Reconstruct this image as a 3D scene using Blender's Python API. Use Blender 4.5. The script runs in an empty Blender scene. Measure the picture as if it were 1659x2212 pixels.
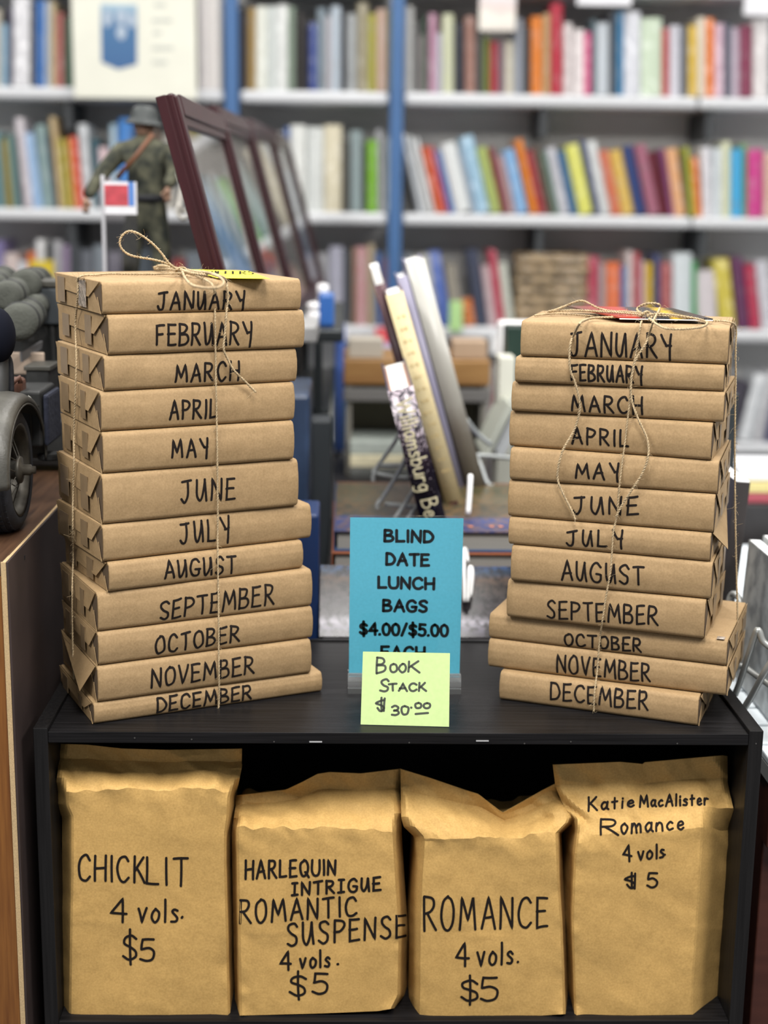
import bpy, bmesh, math, random, colorsys
from mathutils import Vector, Matrix, noise

sc = bpy.context.scene
C = sc.collection
RND = random.Random(7)

# ------------------------------------------------------------------ camera, light, exposure
F_PX, PITCH, YAW, ROLL = 3155.69, 0.213541, -0.027305, 0.013661
CAM = Vector((-0.065376, -1.571833, 0.598693))
W_PX, H_PX = 1659.0, 2212.0


def cam_axes():
    cp, sp = math.cos(PITCH), math.sin(PITCH)
    cy, sy = math.cos(YAW), math.sin(YAW)
    cr, sr = math.cos(ROLL), math.sin(ROLL)

    def zr(v):
        return Vector((cy * v.x - sy * v.y, sy * v.x + cy * v.y, v.z))
    r, f, u = zr(Vector((1, 0, 0))), zr(Vector((0, cp, -sp))), zr(Vector((0, sp, cp)))
    return cr * r + sr * u, -sr * r + cr * u, f


RIGHT, UP, FWD = cam_axes()
cd = bpy.data.cameras.new('camera')
cd.sensor_fit = 'HORIZONTAL'
cd.sensor_width = 36.0
cd.lens = F_PX / W_PX * 36.0
cd.clip_start, cd.clip_end = 0.05, 60
cd.dof.use_dof = True
cd.dof.focus_distance = 1.665
cd.dof.aperture_fstop = 3.5
cam = bpy.data.objects.new('camera', cd)
C.objects.link(cam)
M = Matrix.Identity(4)
for i, ax in enumerate((RIGHT, UP, -FWD)):
    for k in range(3):
        M[k][i] = ax[k]
M.translation = CAM
cam.matrix_world = M
sc.camera = cam

sc.view_settings.view_transform = 'Standard'
sc.view_settings.look = 'None'
sc.view_settings.gamma = 1.0
sc.view_settings.exposure = 0.0
wd = bpy.data.worlds.new('store_ambient_fill')  # even soft fill added from all around, no daylight source
sc.world = wd
wd.use_nodes = True
bg = wd.node_tree.nodes['Background']
bg.inputs[0].default_value = (0.93, 0.96, 1.0, 1)
bg.inputs[1].default_value = 0.36


def area(name, loc, sx, sy, watts, rot=(0, 0, 0), col=(1, 0.97, 0.93)):
    ld = bpy.data.lights.new(name, 'AREA')
    ld.shape = 'RECTANGLE'
    ld.size, ld.size_y, ld.energy, ld.color = sx, sy, watts, col
    o = bpy.data.objects.new(name, ld)
    o.location = loc
    o.rotation_euler = rot
    C.objects.link(o)
    return o


CEIL = 2.15
for lx in (-1.5, 0.05, 1.6):
    for ly in (-1.15, 0.75, 2.35):
        area('ceiling_panel', (lx, ly, CEIL - 0.02), 0.55, 1.15, 72 if ly < -1 else 27 if ly < 1 else 17)


# pixel helpers: a point of the photograph turned into a real place on a known plane
def ray(px, py):
    return RIGHT * ((px - W_PX / 2) / F_PX) - UP * ((py - H_PX / 2) / F_PX) + FWD


def at(px, py, Y):
    d = ray(px, py)
    return CAM + d * ((Y - CAM.y) / d.y)


def atz(px, py, z):
    d = ray(px, py)
    return CAM + d * ((z - CAM.z) / d.z)


def onplane(px, py, p, n):
    d = ray(px, py)
    return CAM + d * ((Vector(p) - CAM).dot(n) / d.dot(n))


# ------------------------------------------------------------------ materials
def lin(h):
    if not isinstance(h, str):
        return h
    v = [int(h[i:i + 2], 16) / 255 for i in (0, 2, 4)]
    return tuple(x / 12.92 if x <= 0.04045 else ((x + 0.055) / 1.055) ** 2.4 for x in v)


MATS = {}


def mat(name, col, rough=0.6, metal=0.0, var=0.0, scale=40.0, stretch=(1, 1, 1), bump=0.0, bscale=None,
        col2=None, detail=4.0, trans=0.0, ior=1.45, coat=0.0, spec=0.5, alpha=1.0):
    if name in MATS:
        return MATS[name]
    m = bpy.data.materials.new(name)
    m.use_nodes = True
    nt = m.node_tree
    b = nt.nodes['Principled BSDF']
    c = lin(col)
    b.inputs['Base Color'].default_value = (*c, 1)
    b.inputs['Roughness'].default_value = rough
    b.inputs['Metallic'].default_value = metal
    b.inputs['Transmission Weight'].default_value = trans
    b.inputs['IOR'].default_value = ior
    b.inputs['Coat Weight'].default_value = coat
    b.inputs['Specular IOR Level'].default_value = spec
    b.inputs['Alpha'].default_value = alpha
    if var or bump or col2 is not None:
        tc = nt.nodes.new('ShaderNodeTexCoord')
        mp = nt.nodes.new('ShaderNodeMapping')
        mp.inputs['Scale'].default_value = stretch
        nz = nt.nodes.new('ShaderNodeTexNoise')
        nz.inputs['Scale'].default_value = scale
        nz.inputs['Detail'].default_value = detail
        nt.links.new(tc.outputs['Object'], mp.inputs['Vector'])
        nt.links.new(mp.outputs['Vector'], nz.inputs['Vector'])
        if var or col2 is not None:
            cr = nt.nodes.new('ShaderNodeValToRGB')
            if col2 is None:
                lo = tuple(x * (1 - var) for x in c)
                hi = tuple(min(1, x * (1 + var)) for x in c)
            else:
                lo, hi = lin(col2), c
            cr.color_ramp.elements[0].position = 0.3
            cr.color_ramp.elements[1].position = 0.7
            cr.color_ramp.elements[0].color = (*lo, 1)
            cr.color_ramp.elements[1].color = (*hi, 1)
            nt.links.new(nz.outputs['Fac'], cr.inputs['Fac'])
            nt.links.new(cr.outputs['Color'], b.inputs['Base Color'])
        if bump:
            src = nz
            if bscale:
                src = nt.nodes.new('ShaderNodeTexNoise')
                src.inputs['Scale'].default_value = bscale
                src.inputs['Detail'].default_value = 3
                nt.links.new(mp.outputs['Vector'], src.inputs['Vector'])
            bp = nt.nodes.new('ShaderNodeBump')
            bp.inputs['Strength'].default_value = bump
            bp.inputs['Distance'].default_value = 0.004
            nt.links.new(src.outputs['Fac'], bp.inputs['Height'])
            nt.links.new(bp.outputs['Normal'], b.inputs['Normal'])
    MATS[name] = m
    return m


def kraft(name, base, speck):
    """brown wrapping paper: fine fibre mottling, pale and dark flecks, slight cockle"""
    m = bpy.data.materials.new(name)
    m.use_nodes = True
    nt = m.node_tree
    N, Lk = nt.nodes.new, nt.links.new
    b = nt.nodes['Principled BSDF']
    b.inputs['Roughness'].default_value = 0.72
    b.inputs['Specular IOR Level'].default_value = 0.3
    tc = N('ShaderNodeTexCoord')
    n1 = N('ShaderNodeTexNoise'); n1.inputs['Scale'].default_value = 420; n1.inputs['Detail'].default_value = 3
    n2 = N('ShaderNodeTexNoise'); n2.inputs['Scale'].default_value = 60; n2.inputs['Detail'].default_value = 5
    n3 = N('ShaderNodeTexNoise'); n3.inputs['Scale'].default_value = 900; n3.inputs['Detail'].default_value = 1
    for n in (n1, n2, n3):
        Lk(tc.outputs['Object'], n.inputs['Vector'])
    r1 = N('ShaderNodeValToRGB')
    c = lin(base)
    r1.color_ramp.elements[0].position = 0.32
    r1.color_ramp.elements[1].position = 0.68
    r1.color_ramp.elements[0].color = (c[0] * 0.83, c[1] * 0.81, c[2] * 0.77, 1)
    r1.color_ramp.elements[1].color = (c[0] * 1.12, c[1] * 1.12, c[2] * 1.13, 1)
    mx = N('ShaderNodeMath'); mx.operation = 'MULTIPLY_ADD'
    mx.inputs[1].default_value = 0.6
    m2 = N('ShaderNodeMath'); m2.operation = 'MULTIPLY'; m2.inputs[1].default_value = 0.4
    Lk(n2.outputs['Fac'], m2.inputs[0])
    Lk(n1.outputs['Fac'], mx.inputs[0])
    Lk(m2.outputs[0], mx.inputs[2])
    Lk(mx.outputs[0], r1.inputs['Fac'])
    r3 = N('ShaderNodeValToRGB')
    r3.color_ramp.elements[0].position = 0.735
    r3.color_ramp.elements[1].position = 0.79
    r3.color_ramp.elements[0].color = (0, 0, 0, 1)
    r3.color_ramp.elements[1].color = (speck, speck, speck, 1)
    Lk(n3.outputs['Fac'], r3.inputs['Fac'])
    mix = N('ShaderNodeMixRGB')
    mix.inputs['Color2'].default_value = (min(1, c[0] * 1.6), min(1, c[1] * 1.65), min(1, c[2] * 1.8), 1)
    Lk(r3.outputs['Color'], mix.inputs['Fac'])
    Lk(r1.outputs['Color'], mix.inputs['Color1'])
    Lk(mix.outputs['Color'], b.inputs['Base Color'])
    n4 = N('ShaderNodeTexNoise'); n4.inputs['Scale'].default_value = 22; n4.inputs['Detail'].default_value = 4
    Lk(tc.outputs['Object'], n4.inputs['Vector'])
    bp = N('ShaderNodeBump'); bp.inputs['Strength'].default_value = 0.22; bp.inputs['Distance'].default_value = 0.006
    Lk(n4.outputs['Fac'], bp.inputs['Height'])
    bp2 = N('ShaderNodeBump'); bp2.inputs['Strength'].default_value = 0.12; bp2.inputs['Distance'].default_value = 0.0006
    Lk(n1.outputs['Fac'], bp2.inputs['Height'])
    Lk(bp.outputs['Normal'], bp2.inputs['Normal'])
    Lk(bp2.outputs['Normal'], b.inputs['Normal'])
    MATS[name] = m
    return m


def glassy(name, tint=(1, 1, 1), refl=0.10, rough=0.02, gcol=(1, 1, 1)):
    """thin clear sheet: mostly see-through with a mirror sheen that grows at grazing angles"""
    m = bpy.data.materials.new(name)
    m.use_nodes = True
    nt = m.node_tree
    nt.nodes.clear()
    o = nt.nodes.new('ShaderNodeOutputMaterial')
    t = nt.nodes.new('ShaderNodeBsdfTransparent'); t.inputs[0].default_value = (*tint, 1)
    g = nt.nodes.new('ShaderNodeBsdfGlossy'); g.inputs['Roughness'].default_value = rough
    g.inputs['Color'].default_value = (*gcol, 1)
    f = nt.nodes.new('ShaderNodeFresnel'); f.inputs[0].default_value = 1.5
    ma = nt.nodes.new('ShaderNodeMath'); ma.operation = 'ADD'; ma.use_clamp = True; ma.inputs[1].default_value = refl
    mx = nt.nodes.new('ShaderNodeMixShader')
    nt.links.new(f.outputs[0], ma.inputs[0])
    ge = nt.nodes.new('ShaderNodeNewGeometry')
    inv = nt.nodes.new('ShaderNodeMath'); inv.operation = 'SUBTRACT'; inv.inputs[0].default_value = 1.0
    mu = nt.nodes.new('ShaderNodeMath'); mu.operation = 'MULTIPLY'
    nt.links.new(ge.outputs['Backfacing'], inv.inputs[1])
    nt.links.new(inv.outputs[0], mu.inputs[0])
    nt.links.new(ma.outputs[0], mu.inputs[1])
    nt.links.new(mu.outputs[0], mx.inputs[0])
    nt.links.new(t.outputs[0], mx.inputs[1])
    nt.links.new(g.outputs[0], mx.inputs[2])
    nt.links.new(mx.outputs[0], o.inputs[0])
    MATS[name] = m
    return m


def zones(name, ramp, axis='Z', rough=0.4, noise_amt=0.0, nscale=20.0, mottled=None):
    """printed surface: colour bands along one local axis (0..1 of the bounding box), broken up by noise"""
    m = bpy.data.materials.new(name)
    m.use_nodes = True
    nt = m.node_tree
    N, Lk = nt.nodes.new, nt.links.new
    b = nt.nodes['Principled BSDF']
    b.inputs['Roughness'].default_value = rough
    tc = N('ShaderNodeTexCoord')
    sp = N('ShaderNodeSeparateXYZ')
    Lk(tc.outputs['Generated'], sp.inputs[0])
    nz = N('ShaderNodeTexNoise'); nz.inputs['Scale'].default_value = nscale; nz.inputs['Detail'].default_value = 5
    Lk(tc.outputs['Object'], nz.inputs['Vector'])
    ma = N('ShaderNodeMath'); ma.operation = 'MULTIPLY_ADD'
    ma.inputs[1].default_value = noise_amt
    su = N('ShaderNodeMath'); su.operation = 'SUBTRACT'; su.inputs[1].default_value = 0.5
    Lk(nz.outputs['Fac'], su.inputs[0])
    Lk(su.outputs[0], ma.inputs[0])
    Lk(sp.outputs[axis], ma.inputs[2])
    cr = N('ShaderNodeValToRGB')
    cr.color_ramp.interpolation = 'LINEAR'
    while len(cr.color_ramp.elements) < len(ramp):
        cr.color_ramp.elements.new(0.5)
    for e, (p, h) in zip(cr.color_ramp.elements, ramp):
        e.position = p
        e.color = (*lin(h), 1)
    Lk(ma.outputs[0], cr.inputs['Fac'])
    out = cr.outputs['Color']
    if mottled:
        n2 = N('ShaderNodeTexNoise'); n2.inputs['Scale'].default_value = mottled[1]; n2.inputs['Detail'].default_value = 6
        Lk(tc.outputs['Object'], n2.inputs['Vector'])
        r2 = N('ShaderNodeValToRGB')
        r2.color_ramp.elements[0].position = 0.42
        r2.color_ramp.elements[1].position = 0.62
        r2.color_ramp.elements[0].color = (0, 0, 0, 1)
        r2.color_ramp.elements[1].color = (mottled[2],) * 3 + (1,)
        Lk(n2.outputs['Fac'], r2.inputs['Fac'])
        mx = N('ShaderNodeMixRGB')
        mx.inputs['Color2'].default_value = (*lin(mottled[0]), 1)
        Lk(r2.outputs['Color'], mx.inputs['Fac'])
        Lk(out, mx.inputs['Color1'])
        out = mx.outputs['Color']
    Lk(out, b.inputs['Base Color'])
    MATS[name] = m
    return m


KRAFT = kraft('kraft_wrapping_paper', (0.310, 0.209, 0.106), 0.25)
BAGM = kraft('kraft_bag_paper', (0.480, 0.300, 0.100), 0.5)
INK = mat('black_marker_ink', (0.013, 0.010, 0.009), 0.85, spec=.1)
PRINT = mat('printed_black', (0.006, 0.008, 0.010), 0.8, spec=.1)
TAPE = mat('clear_tape', (0.215, 0.148, 0.083), 0.34, var=0.1, scale=60, spec=.35)
TAPE2 = mat('shiny_clear_tape', (0.40, 0.33, 0.27), 0.08, metal=0.25, bump=1.0, bscale=120, var=0.15)
JUTE = mat('jute_twine', (0.37, 0.28, 0.165), 0.85, var=0.35, scale=500)
BLACKW = mat('black_ash_laminate', (0.0085, 0.0080, 0.0085), 0.40, var=0.45, scale=30, stretch=(0.25, 6, 14), bump=0.08, spec=0.15)
BLACKW_V = mat('black_ash_laminate_upright', (0.0085, 0.0080, 0.0082), 0.42, var=0.35, scale=30, stretch=(10, 6, 0.25), bump=0.08, spec=0.25)
BLACKIN = mat('black_hardboard', (0.006, 0.006, 0.007), 0.55)
CHIP = mat('bare_staple_metal', (0.65, 0.65, 0.66), 0.35, metal=0.6)
HOLE = mat('nail_hole_filler', (0.045, 0.043, 0.04), 0.7)


# ------------------------------------------------------------------ object helpers
def put(name, bm, material, parent=None, smooth=False, loc=None, rotz=0.0):
    me = bpy.data.meshes.new(name)
    bm.normal_update()
    bm.to_mesh(me)
    bm.free()
    if smooth:
        for p in me.polygons:
            p.use_smooth = True
    me.materials.append(material)
    o = bpy.data.objects.new(name, me)
    C.objects.link(o)
    if parent is not None:
        o.parent = parent
    if loc is not None:
        o.location = loc
    if rotz:
        o.rotation_euler = (0, 0, rotz)
    return o


def tag(o, label, cat, group=None):
    o['label'] = label
    o['category'] = cat
    if group:
        o['group'] = group
    return o


def thing(name, label, cat, loc=(0, 0, 0), rotz=0.0, group=None):
    o = bpy.data.objects.new(name, None)
    o.empty_display_size = 0.05
    C.objects.link(o)
    o.location = loc
    o.rotation_euler = (0, 0, rotz)
    return tag(o, label, cat, group)


def structure(o):
    o['kind'] = 'structure'
    return o


def bx(bm, c, s, rot=None, bev=0.0, seg=2):
    """box of size s centred at c"""
    g = bmesh.ops.create_cube(bm, size=1.0)
    vs = g['verts']
    bmesh.ops.scale(bm, vec=s, verts=vs)
    if bev:
        es = list({e for v in vs for e in v.link_edges})
        r = bmesh.ops.bevel(bm, geom=vs + es, offset=bev, segments=seg, profile=0.5, affect='EDGES')
        vs = list({v for f in r['faces'] for v in f.verts} | {v for v in vs if v.is_valid})
    if rot is not None:
        bmesh.ops.rotate(bm, cent=(0, 0, 0), matrix=rot, verts=vs)
    bmesh.ops.translate(bm, vec=c, verts=vs)
    return vs


def box_mm(bm, lo, hi, bev=0.0):
    lo, hi = Vector(lo), Vector(hi)
    return bx(bm, (lo + hi) / 2, hi - lo, bev=bev)


def tube(bm, pts, rad, seg=8, caps=True, closed=False):
    pts = [Vector(p) for p in pts]
    n = len(pts)
    rings = []
    prev = None
    for i, p in enumerate(pts):
        a = pts[(i - 1) % n] if (closed or i > 0) else p
        b = pts[(i + 1) % n] if (closed or i < n - 1) else p
        t = (b - a)
        t = t.normalized() if t.length > 1e-9 else Vector((0, 0, 1))
        if prev is None:
            u = t.orthogonal().normalized()
        else:
            u = prev - t * prev.dot(t)
            u = u.normalized() if u.length > 1e-6 else t.orthogonal().normalized()
        prev = u
        v = t.cross(u)
        r = rad(i / max(1, n - 1)) if callable(rad) else rad
        rings.append([bm.verts.new(p + (u * math.cos(2 * math.pi * k / seg) + v * math.sin(2 * math.pi * k / seg)) * r) for k in range(seg)])
    for i in range(n if closed else n - 1):
        A, B = rings[i], rings[(i + 1) % n]
        for k in range(seg):
            bm.faces.new((A[k], A[(k + 1) % seg], B[(k + 1) % seg], B[k]))
    if caps and not closed:
        bm.faces.new(rings[0][::-1])
        bm.faces.new(rings[-1])
    return rings


def lathe(bm, prof, axis_o, axis_d, seg=32, arc=None):
    """revolve (radius, height) profile round an axis"""
    d = Vector(axis_d).normalized()
    u = d.orthogonal().normalized()
    v = d.cross(u)
    o = Vector(axis_o)
    rings = []
    for k in range(seg):
        a = 2 * math.pi * k / seg
        rings.append([bm.verts.new(o + d * h + (u * math.cos(a) + v * math.sin(a)) * r) for r, h in prof])
    for k in range(seg):
        A, B = rings[k], rings[(k + 1) % seg]
        for i in range(len(prof) - 1):
            bm.faces.new((A[i], A[i + 1], B[i + 1], B[i]))
    return rings


def catmull(pts, sub=6, closed=False):
    P = [Vector(p) for p in pts]
    n = len(P)
    if n < 3 and not closed:
        return P
    out = []
    for i in range(n if closed else n - 1):
        p0 = P[(i - 1) % n] if (closed or i > 0) else P[0] * 2 - P[1]
        p1, p2 = P[i], P[(i + 1) % n]
        p3 = P[(i + 2) % n] if (closed or i + 2 < n) else P[-1] * 2 - P[-2]
        for s in range(sub):
            t = s / sub
            out.append(0.5 * ((2 * p1) + (p2 - p0) * t + (2 * p0 - 5 * p1 + 4 * p2 - p3) * t * t + (3 * p1 - p0 - 3 * p2 + p3) * t ** 3))
    if not closed:
        out.append(P[-1])
    return out


# ------------------------------------------------------------------ lettering (stroke alphabet)
GL = {
    'A': (.66, ['0,0 .34,1 .66,0', '.12,.36 .56,.4']),
    'B': (.58, ['0,0 .02,1', '~.02,1 .38,.96 .46,.78 .3,.58 .04,.53', '~.04,.53 .44,.48 .56,.25 .4,.04 0,0']),
    'C': (.62, ['~.6,.82 .42,1 .14,.88 .0,.5 .12,.1 .38,0 .62,.16']),
    'D': (.6, ['0,0 .02,1', '~.02,1 .36,.92 .6,.5 .42,.1 0,0']),
    'E': (.52, ['.5,1 .02,.98 0,0 .52,.03', '0,.52 .42,.55']),
    'F': (.5, ['.5,1 .02,.97 0,0', '0,.52 .4,.56']),
    'G': (.66, ['~.6,.82 .4,1 .13,.88 0,.48 .14,.08 .4,0 .6,.12 .62,.4', '.36,.42 .66,.42']),
    'H': (.58, ['0,0 .0,1', '.56,0 .58,1', '0,.48 .58,.52']),
    'I': (.08, ['.04,0 .04,1']),
    'Î': (.44, ['.22,0 .22,1', '.04,1 .42,1', '0,0 .44,.02']),
    'J': (.62, ['~.42,.98 .41,.35 .32,.05 .16,0 .02,.18', '.08,.94 .62,1']),
    'K': (.58, ['0,0 .02,1', '.52,1 .04,.42', '.16,.54 .58,0']),
    'L': (.5, ['0,1 .0,.02 .5,.04']),
    'M': (.8, ['0,0 .12,1 .4,.3 .68,1 .8,0']),
    'N': (.6, ['0,0 .03,1 .56,0 .6,1']),
    'O': (.62, ['~.32,1 .08,.82 0,.42 .14,.06 .34,0 .56,.2 .62,.6 .5,.92 .32,1']),
    'P': (.54, ['0,0 .02,1', '~.02,1 .42,.94 .54,.74 .36,.52 .02,.46']),
    'Q': (.66, ['~.32,1 .08,.82 0,.42 .14,.06 .34,0 .56,.2 .62,.6 .5,.92 .32,1', '.4,.26 .68,-.06']),
    'R': (.58, ['0,0 .02,1', '~.02,1 .4,.95 .5,.76 .34,.54 .02,.48', '.16,.5 .58,0']),
    'S': (.54, ['~.52,.86 .36,1 .1,.92 .04,.74 .22,.54 .46,.38 .46,.12 .24,0 0,.12']),
    'T': (.62, ['0,.96 .62,1', '.32,.98 .32,0']),
    'U': (.58, ['~.02,1 .03,.3 .16,.02 .3,.12 .42,.5 .5,.98', '.5,.98 .58,0']),
    'Ü': (.6, ['~0,1 0,.36 .1,.06 .3,0 .5,.06 .6,.36 .6,1']),
    'V': (.6, ['0,1 .28,0 .6,1']),
    'Y': (.58, ['0,1 .3,.5', '.58,1 .52,.5 .5,-.12', '.3,.5 .54,.52']),
    'Y2': (.58, ['0,1 .3,.48', '.58,1 .3,.48 .28,0']),
    'a': (.44, ['~.4,.5 .2,.58 .02,.32 .14,.02 .36,.2 .42,.52', '~.42,.56 .4,.14 .5,0']),
    'c': (.4, ['~.38,.48 .22,.56 .02,.3 .14,.02 .4,.1']),
    'e': (.4, ['~.04,.28 .38,.36 .28,.56 .08,.44 .06,.14 .22,0 .42,.12']),
    'i': (.08, ['.04,0 .04,.52', '.04,.76 .05,.8']),
    'l': (.08, ['.04,0 .04,1']),
    'm': (.62, ['0,0 .02,.54', '~.02,.38 .16,.55 .28,.42 .3,0', '~.3,.38 .46,.55 .58,.42 .6,0']),
    'n': (.42, ['0,0 .02,.54', '~.02,.36 .2,.56 .36,.44 .4,0']),
    'o': (.42, ['~.22,.58 .04,.42 .02,.16 .18,0 .36,.12 .42,.4 .22,.58']),
    'r': (.34, ['0,0 .02,.54', '~.02,.32 .14,.52 .34,.5']),
    's': (.36, ['~.34,.5 .18,.58 .05,.44 .3,.22 .24,.02 0,.04']),
    't': (.36, ['.18,.86 .16,0', '0,.54 .36,.58']),
    'v': (.42, ['0,.56 .18,0 .42,.58']),
    'g': (.44, ['~.4,.46 .2,.58 .02,.34 .16,.06 .36,.22 .42,.52', '~.42,.54 .42,-.1 .26,-.3 .06,-.24']),
    'b': (.44, ['0,1 0,0', '~0,.34 .2,.58 .42,.34 .26,0 0,.1']),
    'u': (.44, ['~0,.56 .02,.14 .2,0 .38,.16 .42,.56', '.42,.56 .44,0']),
    'h': (.42, ['0,1 0,0', '~0,.34 .2,.56 .38,.44 .42,0']),
    'w': (.6, ['0,.56 .14,0 .3,.46 .46,0 .6,.56']),
    'W': (.9, ['0,1 .22,0 .45,.8 .68,0 .9,1']),
    '0': (.56, ['~.28,1 .06,.82 0,.46 .1,.1 .28,0 .46,.1 .56,.46 .5,.82 .28,1']),
    '3': (.52, ['~.02,.9 .26,1 .48,.82 .4,.58 .18,.52', '~.18,.52 .46,.46 .52,.2 .28,0 0,.12']),
    '4': (.6, ['.46,0 .44,1 .0,.34 .62,.36']),
    '5': (.54, ['.52,.98 .1,1 .06,.56', '~.06,.56 .32,.62 .52,.42 .46,.1 .22,0 0,.1']),
    '$': (.56, ['~.54,.8 .34,.92 .08,.84 .06,.64 .3,.5 .5,.36 .5,.14 .24,.04 0,.18', '.28,1.14 .3,-.14']),
    '§': (.56, ['~.5,.88 .24,.8 .02,.62 .3,.5 .5,.3 .44,.06 .26,0 .1,.22', '.36,1.08 .34,0', '.52,1.04 .5,0']),
    '.': (.06, ['0,.02 .05,.04']),
    '·': (.06, ['0,.34 .05,.36']),
    '/': (.42, ['0,-.02 .4,1.04']),
    '-': (.5, ['0,.02 .5,0']),
    ' ': (.3, []),
}


def parse(s, jit, rnd):
    sm = s.startswith('~')
    pts = [tuple(float(a) for a in q.split(',')) for q in s.lstrip('~').split()]
    pts = [(x + rnd.uniform(-jit, jit), y + rnd.uniform(-jit, jit)) for x, y in pts]
    P = [Vector((x, y, 0)) for x, y in pts]
    if sm:
        return catmull(P, 6)
    out = []
    for a, b in zip(P[:-1], P[1:]):
        k = 12
        mid = Vector((rnd.uniform(-jit, jit), rnd.uniform(-jit, jit), 0)) * 0.7
        for t in range(k):
            u = t / k
            out.append(a.lerp(b, u) + mid * (4 * u * (1 - u)))
    out.append(P[-1])
    return out


def word_strokes(txt, jit=0.03, seed=1, gap=0.2):
    """list of strokes of a word in a box 0..1 x 0..1 (x scaled to the whole word)"""
    rnd = random.Random(seed)
    x = 0.0
    out = []
    for ch in txt:
        w, st = GL[ch]
        for s in st:
            out.append([(p.x + x, p.y) for p in parse(s, jit, rnd)])
        x += w + gap
    tot = max(1e-6, x - gap)
    return [[(px / tot, py) for px, py in s] for s in out]


def ribbon(bm, pts, width, lift):
    """flat pen stroke with round ends; pts are (u, v) -> mapped by lift(u, v, k) to 3-D"""
    P = [Vector((p[0], p[1], 0)) for p in pts]
    Q = [P[0]]
    for p in P[1:]:
        if (p - Q[-1]).length > width * 0.12:
            Q.append(p)
    if len(Q) < 2:
        Q.append(Q[0] + Vector((width * 0.2, 0, 0)))
    h = width / 2
    L_, R_ = [], []
    n = len(Q)
    for i, p in enumerate(Q):
        a = (Q[i] - Q[i - 1]).normalized() if i > 0 else None
        b = (Q[i + 1] - Q[i]).normalized() if i < n - 1 else None
        t = (a + b) if (a and b) else (a or b)
        if t.length < 0.3:
            t = b
        t = t.normalized()
        nrm = Vector((-t.y, t.x, 0))
        k = 1.0
        if a and b:
            k = min(1.5, 1 / max(0.5, abs(nrm.dot(Vector((-a.y, a.x, 0))))))
        L_.append(p + nrm * h * k)
        R_.append(p - nrm * h * k)

    def cap(c, d):
        a0 = math.atan2(d.y, d.x)
        return [c + Vector((math.cos(a0 + s), math.sin(a0 + s), 0)) * h for s in (1.2, .8, .4, 0, -.4, -.8, -1.2)]
    c0 = cap(Q[0], Q[0] - Q[1])
    c1 = cap(Q[-1], Q[-1] - Q[-2])
    vl = [bm.verts.new(lift(p.x, p.y)) for p in L_]
    vr = [bm.verts.new(lift(p.x, p.y)) for p in R_]
    for i in range(n - 1):
        bm.faces.new((vr[i], vr[i + 1], vl[i + 1], vl[i]))
    s = [bm.verts.new(lift(p.x, p.y)) for p in c0]
    bm.faces.new([vr[0]] + s + [vl[0]])
    e = [bm.verts.new(lift(p.x, p.y)) for p in c1]
    bm.faces.new([vl[-1]] + e + [vr[-1]])


def write(lines, to_uv, lift, width, name, material, parent, jit=0.03, gap=0.2, seed=1):
    """lines: (text, left x, left top y, left base y, right x, right top y, right base y) in photo pixels"""
    bm = bmesh.new()
    for k, (txt, x0, t0, b0, x1, t1, b1, *w) in enumerate(lines):
        for st in word_strokes(txt, jit, seed * 31 + k, gap):
            uv = []
            for (u, v) in st:
                px = x0 + (x1 - x0) * u
                py = (b0 + (b1 - b0) * u) * (1 - v) + (t0 + (t1 - t0) * u) * v
                uv.append(to_uv(px, py))
            ribbon(bm, uv, w[0] if w else width, lift)
    # all strokes face the reader
    return put(name, bm, material, parent)


# ------------------------------------------------------------------ the room
FLOOR_Z = -0.80
SF = 3.10                     # front of the wall shelving
carpet = mat('grey_carpet', (0.10, 0.10, 0.105), 0.95, var=0.25, scale=90, bump=0.3, bscale=400)
wallm = mat('painted_wall', (0.55, 0.55, 0.53), 0.9, var=0.04, scale=6)
ceilm = mat('ceiling_tile', (0.72, 0.72, 0.70), 0.95, var=0.05, scale=50)
bm = bmesh.new(); box_mm(bm, (-2.6, -3.2, FLOOR_Z - 0.05), (2.9, 3.7, FLOOR_Z)); structure(put('floor', bm, carpet))
bm = bmesh.new(); box_mm(bm, (-2.6, -3.2, CEIL), (2.9, 3.7, CEIL + 0.05)); structure(put('ceiling', bm, ceilm))
bm = bmesh.new(); box_mm(bm, (-2.6, 3.46, FLOOR_Z), (2.9, 3.52, CEIL)); structure(put('wall_back', bm, wallm))

# ------------------------------------------------------------------ black bookcase
HW, PT, LIP, DEP, ZS = 0.40, 0.0164, 0.0043, 0.3516, -0.3636
bc = thing('bookcase', 'low black wood-grain bookcase carrying the two book stacks, paper bags inside', 'bookcase', (0, 0, FLOOR_Z))


def bcpart(name, lo, hi, m, bev=0.0008, parent=bc):
    b_ = bmesh.new()
    off = Vector((0, 0, -FLOOR_Z))
    box_mm(b_, Vector(lo) + off, Vector(hi) + off, bev=bev)
    return put(name, b_, m, parent)


for sgn in (-1, 1):
    x0, x1 = sorted((sgn * HW, sgn * (HW + PT)))
    bcpart('side_panel', (x0, 0, FLOOR_Z), (x1, DEP, LIP), BLACKW_V)
top_board = bcpart('top_board', (-HW + .0002, 0.0006, -0.0135), (HW - .0002, DEP - .004, 0), BLACKW)
shelf_board = bcpart('shelf', (-HW + .0002, 0.0006, ZS - 0.0145), (HW - .0002, DEP - .004, ZS), BLACKW)
bcpart('bottom_shelf', (-HW + .0002, 0.0006, FLOOR_Z + .05), (HW - .0002, DEP - .004, FLOOR_Z + .0645), BLACKW)
bcpart('plinth', (-HW + .0002, 0.02, FLOOR_Z), (HW - .0002, 0.034, FLOOR_Z + .0495), BLACKW)
bcpart('back_panel', (-HW - PT + .001, DEP - .0035, FLOOR_Z + .01), (HW + PT - .001, DEP + .0005, LIP - .002), BLACKIN, 0.0)
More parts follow.
